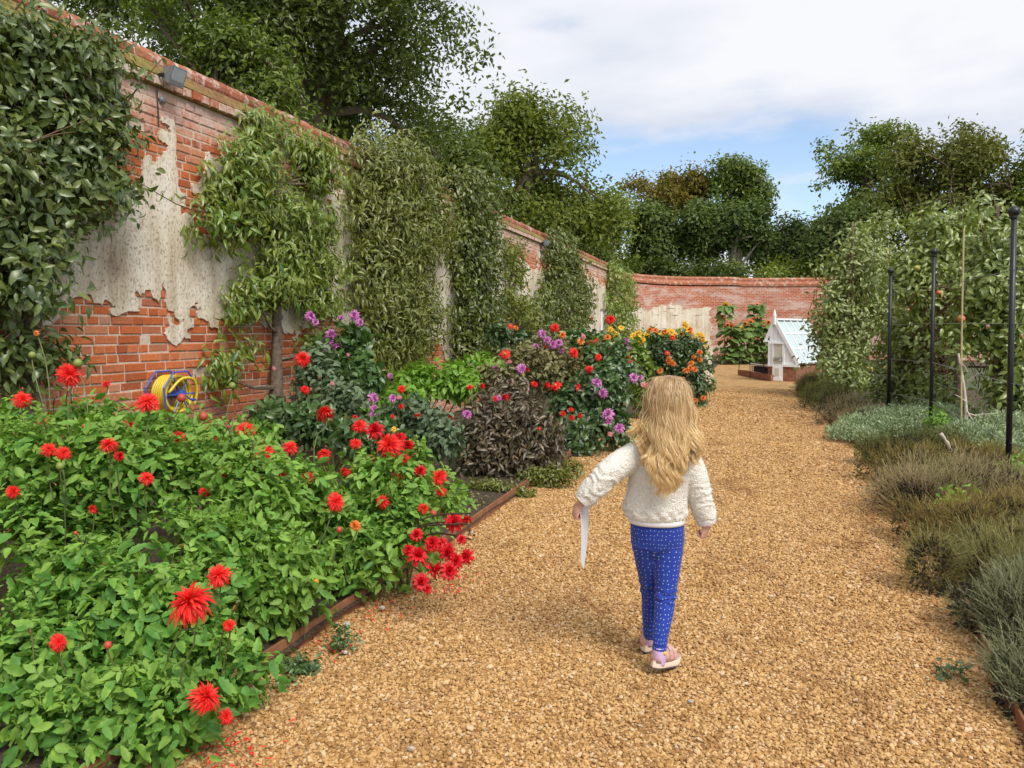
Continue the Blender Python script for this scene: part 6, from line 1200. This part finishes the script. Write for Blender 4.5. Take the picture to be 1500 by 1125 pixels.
# socks and shoes
M_PINKSHOE = plain('pale pink glitter', (.60, .36, .31), .5, .1, .5, .35, 160); M_SOLE = plain('cream rubber', (.72, .62, .50), .6, 0, .4, .08); M_SOCK = plain('lilac sock', (.62, .42, .66), .85, 0, .2, .1, 80); M_TREAD = plain('dark tread', (.10, .075, .06), .9); M_SPARK = plain('silver print', (.62, .60, .62), .35, .3); M_YEL = plain('yellow sock heel', (.75, .52, .08), .9)
def shoe(heel, fwd, pitch, roll=0.0):
    f = nrm(fwd); x = nrm(np.cross(f, GZ)); up = np.cross(x, f); f, up = nrm(f * math.cos(pitch) - up * math.sin(pitch)), nrm(up * math.cos(pitch) + f * math.sin(pitch))
    X = lambda v: heel + np.asarray(v)[..., 0:1] * x + np.asarray(v)[..., 1:2] * f + np.asarray(v)[..., 2:3] * up
    th = np.linspace(0, 2 * np.pi, 28, endpoint=False)
    def outline(k, z):
        y = .078 - .09 * np.cos(th); wdt = np.interp(y, [-.012, .0, .03, .09, .13, .16, .168], [.0, .020, .028, .031, .033, .020, 0.0]); return np.stack([np.sign(np.sin(th)) * np.maximum(wdt, .004) * k, y * 1.0, np.full(28, z) + np.clip((y - .12) * .25, 0, 1)], 1)
    s_ = part('shoe', (X(np.concatenate([outline(.96, .024), outline(.97, .032)])), loft(np.stack([outline(1, 0), outline(1, 1)]))[1]), M_PINKSHOE, girl, smooth=True)
    v, fs = loft(np.stack([outline(1.02, .006), outline(1.06, .012), outline(1.05, .024), outline(.98, .028)])); part('sole', (X(v), fs), M_SOLE, s_, smooth=False)
    v, fs = loft(np.stack([outline(.97, 0.0), outline(.99, .0055)])); part('tread', (X(v), fs), M_TREAD, s_)
    rows = []
    for y, hw, h in ((-.006, .016, .050), (.004, .026, .066), (.03, .029, .066), (.055, .030, .058), (.085, .031, .048), (.115, .030, .036), (.14, .024, .026), (.155, .012, .014)):
        a = np.linspace(0, np.pi, 11); rows.append(np.stack([np.cos(a) * hw, np.full(11, y), .026 + np.sin(a) ** .7 * h], 1))
    v, fs = loft(np.stack(rows)); part('upper', (X(v), fs), M_PINKSHOE, s_, smooth=True)
    for y, h in ((.062, .058), (.092, .047)):
        a = np.linspace(.05, np.pi - .05, 14); o_ = [np.stack([np.cos(a) * .0335, np.full(14, yy), .030 + np.sin(a) ** .7 * h], 1) for yy in (y, y + .019)]; in_ = [p * (.9, 1, .96) for p in o_]
        ring = np.stack([np.stack([o_[0][k], o_[1][k], in_[1][k], in_[0][k]]) for k in range(14)]); v, fs = loft(ring); part('strap', (X(v), fs), M_PINKSHOE, s_, smooth=False)
    a = np.linspace(.25, np.pi - .25, 9)
    part('heel_print', join(*[(X(oball(np.array((math.cos(q) * .029, .004 + .022 * (1 - math.sin(q)) , .058 + .010 * math.sin(q * 3))), np.eye(3), (.0045, .003, .0045), 6, 4)[0]), ball((0, 0, 0), 1, 6, 4)[1]) for q in a]), M_SPARK, s_)
    v, fs = loft(np.stack([np.stack([np.cos(b) * .028, .022 + np.sin(b) * .026, 0 * b + z], 1) for z, b in ((.080, np.linspace(0, 2 * np.pi, 20, endpoint=False)), (.092, np.linspace(0, 2 * np.pi, 20, endpoint=False)))])); part('collar', (X(v), fs), M_PINKSHOE, s_, smooth=True)
    return X
hR = J(958, 978, -.06); hR[2] = .032
XR = shoe(hR, GW * .82 + GU * .57, R(10)); hL = J(946, 948, .16); hL[2] = .004; XL = shoe(hL, GW * .98 + GU * .12, R(0))
part('sock', limb([(966, 948, -.042, .0275), (965.5, 960, -.045, .0275), (965, 972, -.04, .027)], 16, 8), M_SOCK, girl, smooth=True); part('sock', limb([(952, 929, .163, .025), (952, 942, .173, .025)], 16, 8), M_SOCK, girl, smooth=True)
part('sock_patch', oball(J(974, 957, -.066), (GU, GW, GZ), (.008, .006, .008), 8, 6), M_YEL, girl, smooth=True)

# hair: thousands of fine tapered ribbons gathered into waving locks
def hair():
    r_ = rng(77); NL, NS, NP = 190, 38, 30; Vs, Fs, Rn, Tt = [], [], [], []; off = 0; HR = np.array((.080, .094, .112))
    for k in range(NL):
        fr = (k + .5) / NL; phi = r_.uniform(-2.05, 2.05); e = r_.uniform(.05, 1.5) if abs(phi) < 1.6 else r_.uniform(.35, 1.5)
        fringe = k % 6 == 0; phr = phi
        if fringe: s0 = 1 if k % 12 else -1; phr = s0 * r_.uniform(1.75, 3.14); phi = s0 * r_.uniform(1.25, 1.65); e = r_.uniform(.72, 1.2)
        sf, cf_ = math.sin(phi), -math.cos(phi); side = abs(sf)
        mer = lambda el, kk, p_=None: np.array((math.sin(phi if p_ is None else p_) * math.cos(el), -math.cos(phi if p_ is None else p_) * math.cos(el), math.sin(el))) * HR * kk
        over = r_.uniform(0, .016)
        ez = -(.362 - .165 * side ** 1.6) + r_.uniform(-.012, .055)
        if side > .8: ez = -r_.uniform(.15, .25)
        flip = r_.random() < .16 and phi < -.5
        ue = -.016 + .078 * sf + r_.normal(0, .010); wb = -.108 - .022 * (1 - side) - over
        p3 = np.array((.104 * sf * (1.0 if side > .6 else .92) + .008, wb + .055 * max(0, side - .55) * 2.0, -.18)); p4 = np.array((ue, wb - .004, ez))
        if side > .75: p4 = np.array((.106 * sf + .010, -.055 - .04 * r_.random(), ez)); p3 = np.array((.103 * sf + .006, -.05 - .03 * r_.random(), -.135))
        if flip: p3 = np.array((-.115, -.05, -.095)); p4 = np.array((-.17 + r_.uniform(0, .035), -.05, -.108 - r_.uniform(0, .03)))
        ctl = [mer(e, 1.02, phr), mer(e * (.55 if not fringe else .62) - .02, 1.10 + over * 2, phr * .25 + phi * .75), mer(-.30, 1.16 + over * 3) * (1, 1, 1) + (0, 0, -.01), p3, p4]
        if not flip and side <= .75: ctl.insert(4, (p3 * .45 + p4 * .55) + np.array((.006 * r_.normal(), -.006, 0)))
        ctl = np.array(ctl); base = catmull(ctl, NP); tt = np.linspace(0, 1, NP)
        ph = 3.2 * phi + r_.normal(0, .7); wl = r_.uniform(.10, .125); amp = (.0015 + .0135 * np.clip((tt - .28) / .4, 0, 1)) * r_.uniform(.6, 1.25)
        wave = np.sin(base[:, 2] * 2 * math.pi / wl + ph); wave2 = np.cos(base[:, 2] * 2 * math.pi / wl + ph)
        so_ = r_.normal(0, 1, (NS, 2)); so_ /= np.maximum(1, np.linalg.norm(so_, axis=1, keepdims=True) / 1.6)
        wid = (.015 - .0095 * np.clip(tt / .5, 0, 1) + .0025 * np.clip((tt - .8) / .2, 0, 1))
        P = np.repeat(base[None], NS, 0)
        P[:, :, 0] += so_[:, 0:1] * wid * (.9 if side < .8 else .5) + wave * amp; P[:, :, 1] += so_[:, 1:2] * wid * .55 + wave2 * amp * .6
        if side >= .8: P[:, :, 1] += so_[:, 0:1] * wid
        lenj = r_.uniform(.90, 1.0, NS)[:, None, None]; last = P[:, -6:-5]; P[:, -5:] = last + (P[:, -5:] - last) * lenj
        P += r_.normal(0, .0012, (NS, 1, 3)) * tt[None, :, None] * 1.5; fly = (r_.random((NS, 1, 1)) < .05) * r_.normal(0, .013, (NS, 1, 3)); P += fly * np.sin(tt * 2.6)[None, :, None]
        # keep above the scalp
        q = P / (HR * 1.015); rad = np.linalg.norm(q, axis=2, keepdims=True); P = np.where((rad < 1) & (P[:, :, 2:3] > -.06), P / np.maximum(rad, .3), P)
        Wd = headc + P[..., 0:1] * GU + P[..., 1:2] * GW + P[..., 2:3] * GZ
        T = nrm(np.gradient(Wd, axis=1)); outw = P * (1, 1.2, .25); outw[..., 1] -= .03; outw = outw[..., 0:1] * GU + outw[..., 1:2] * GW + outw[..., 2:3] * GZ
        L_ = nrm(np.cross(T, nrm(outw) + r_.normal(0, .35, (NS, 1, 3)))); hw = (.00085 * np.clip((1.02 - tt) / .3, .15, 1))[None, :, None]
        V = np.stack([Wd - L_ * hw, Wd + L_ * hw], 2).reshape(-1, 3)
        i_ = (np.arange(NS)[:, None] * NP * 2 + np.arange(NP - 1)[None] * 2).ravel(); Fs.append(np.stack([i_, i_ + 1, i_ + 3, i_ + 2], 1) + off); off += len(V); Vs.append(V)
        lr = r_.random(); Rn.append(np.repeat(np.clip(.55 * lr + .45 * r_.random(NS), 0, 1), NP * 2)); Tt.append(np.tile(np.repeat(tt, 2), NS))
    return np.concatenate(Vs), np.concatenate(Fs), np.concatenate(Rn), np.concatenate(Tt)
hv, hf, hrn, htt = hair()
t = NT('golden blonde hair'); tv = t.xyz(t.n('ShaderNodeAttribute', attribute_name='along').outputs['Vector'])[0]; f = t.n('ShaderNodeAttribute', attribute_name='rnd').outputs['Fac']
c = t.mix(t.rng(t.math('ADD', tv, t.math('MULTIPLY', f, .22)), .10, .78), t.ramp(f, [(0, (.31, .185, .095)), (.5, (.47, .30, .16)), (1, (.62, .43, .25))]), t.ramp(f, [(0, (.60, .37, .14)), (.45, (.80, .56, .25)), (1, (.90, .74, .44))]))
p = t.pbr(c, .36, spec=.55); tr = t.n('ShaderNodeBsdfTranslucent'); t.l(c, tr.inputs[0]); m = t.n('ShaderNodeMixShader'); m.inputs[0].default_value = .2; t.l(p, m.inputs[1]); t.l(tr.outputs[0], m.inputs[2])
M_HAIR = t.done(m.outputs[0])
cap = oball(headc + GZ * .004 - GW * .004, (GU, GW, GZ), (.082, .095, .113), 26, 18); keep = (((cap[0] - headc) @ GW) < .025) | (((cap[0] - headc) @ GZ) > .060)
fk = [f_[keep[f_].all(1)] for f_ in cap[1]]
hg = join((hv, [hf], hrn), (cap[0], fk, np.full(len(cap[0]), .15)))
al_ = np.concatenate([htt, np.full(len(cap[0]), .12)])
part('hair', hg, M_HAIR, girl, smooth=True, attrs={'along': np.stack([al_, al_ * 0, al_ * 0], 1)})

# the sheet of paper hanging from her left hand, seen almost edge on
cn = [J(848, 734, .0), J(862, 741, .15), J(855, 834, .10), J(850, 815, .0)]
uq, vq = np.meshgrid(np.linspace(0, 1, 7), np.linspace(0, 1, 9), indexing='ij'); Pq = ((1 - uq) * (1 - vq))[..., None] * cn[0] + (uq * (1 - vq))[..., None] * cn[1] + (uq * vq)[..., None] * cn[2] + ((1 - uq) * vq)[..., None] * cn[3]
Pq = Pq + (np.sin(vq * np.pi) * .006 - np.sin(uq * np.pi) * .004)[..., None] * GU; Pq = Pq.reshape(-1, 3); i = (np.arange(6)[:, None] * 9 + np.arange(8)[None]).ravel(); Fq = np.stack([i, i + 9, i + 10, i + 1], 1)
o = link('paper_sheet', make_mesh('paper_sheet', np.concatenate([Pq, Pq + GU * .0006]), [Fq, Fq[:, ::-1] + len(Pq)], plain('white paper', (.80, .81, .86), .7, 0, .3, .02)))
o['label'] = 'white sheet of paper dangling from the left hand of the girl'; o['category'] = 'paper'
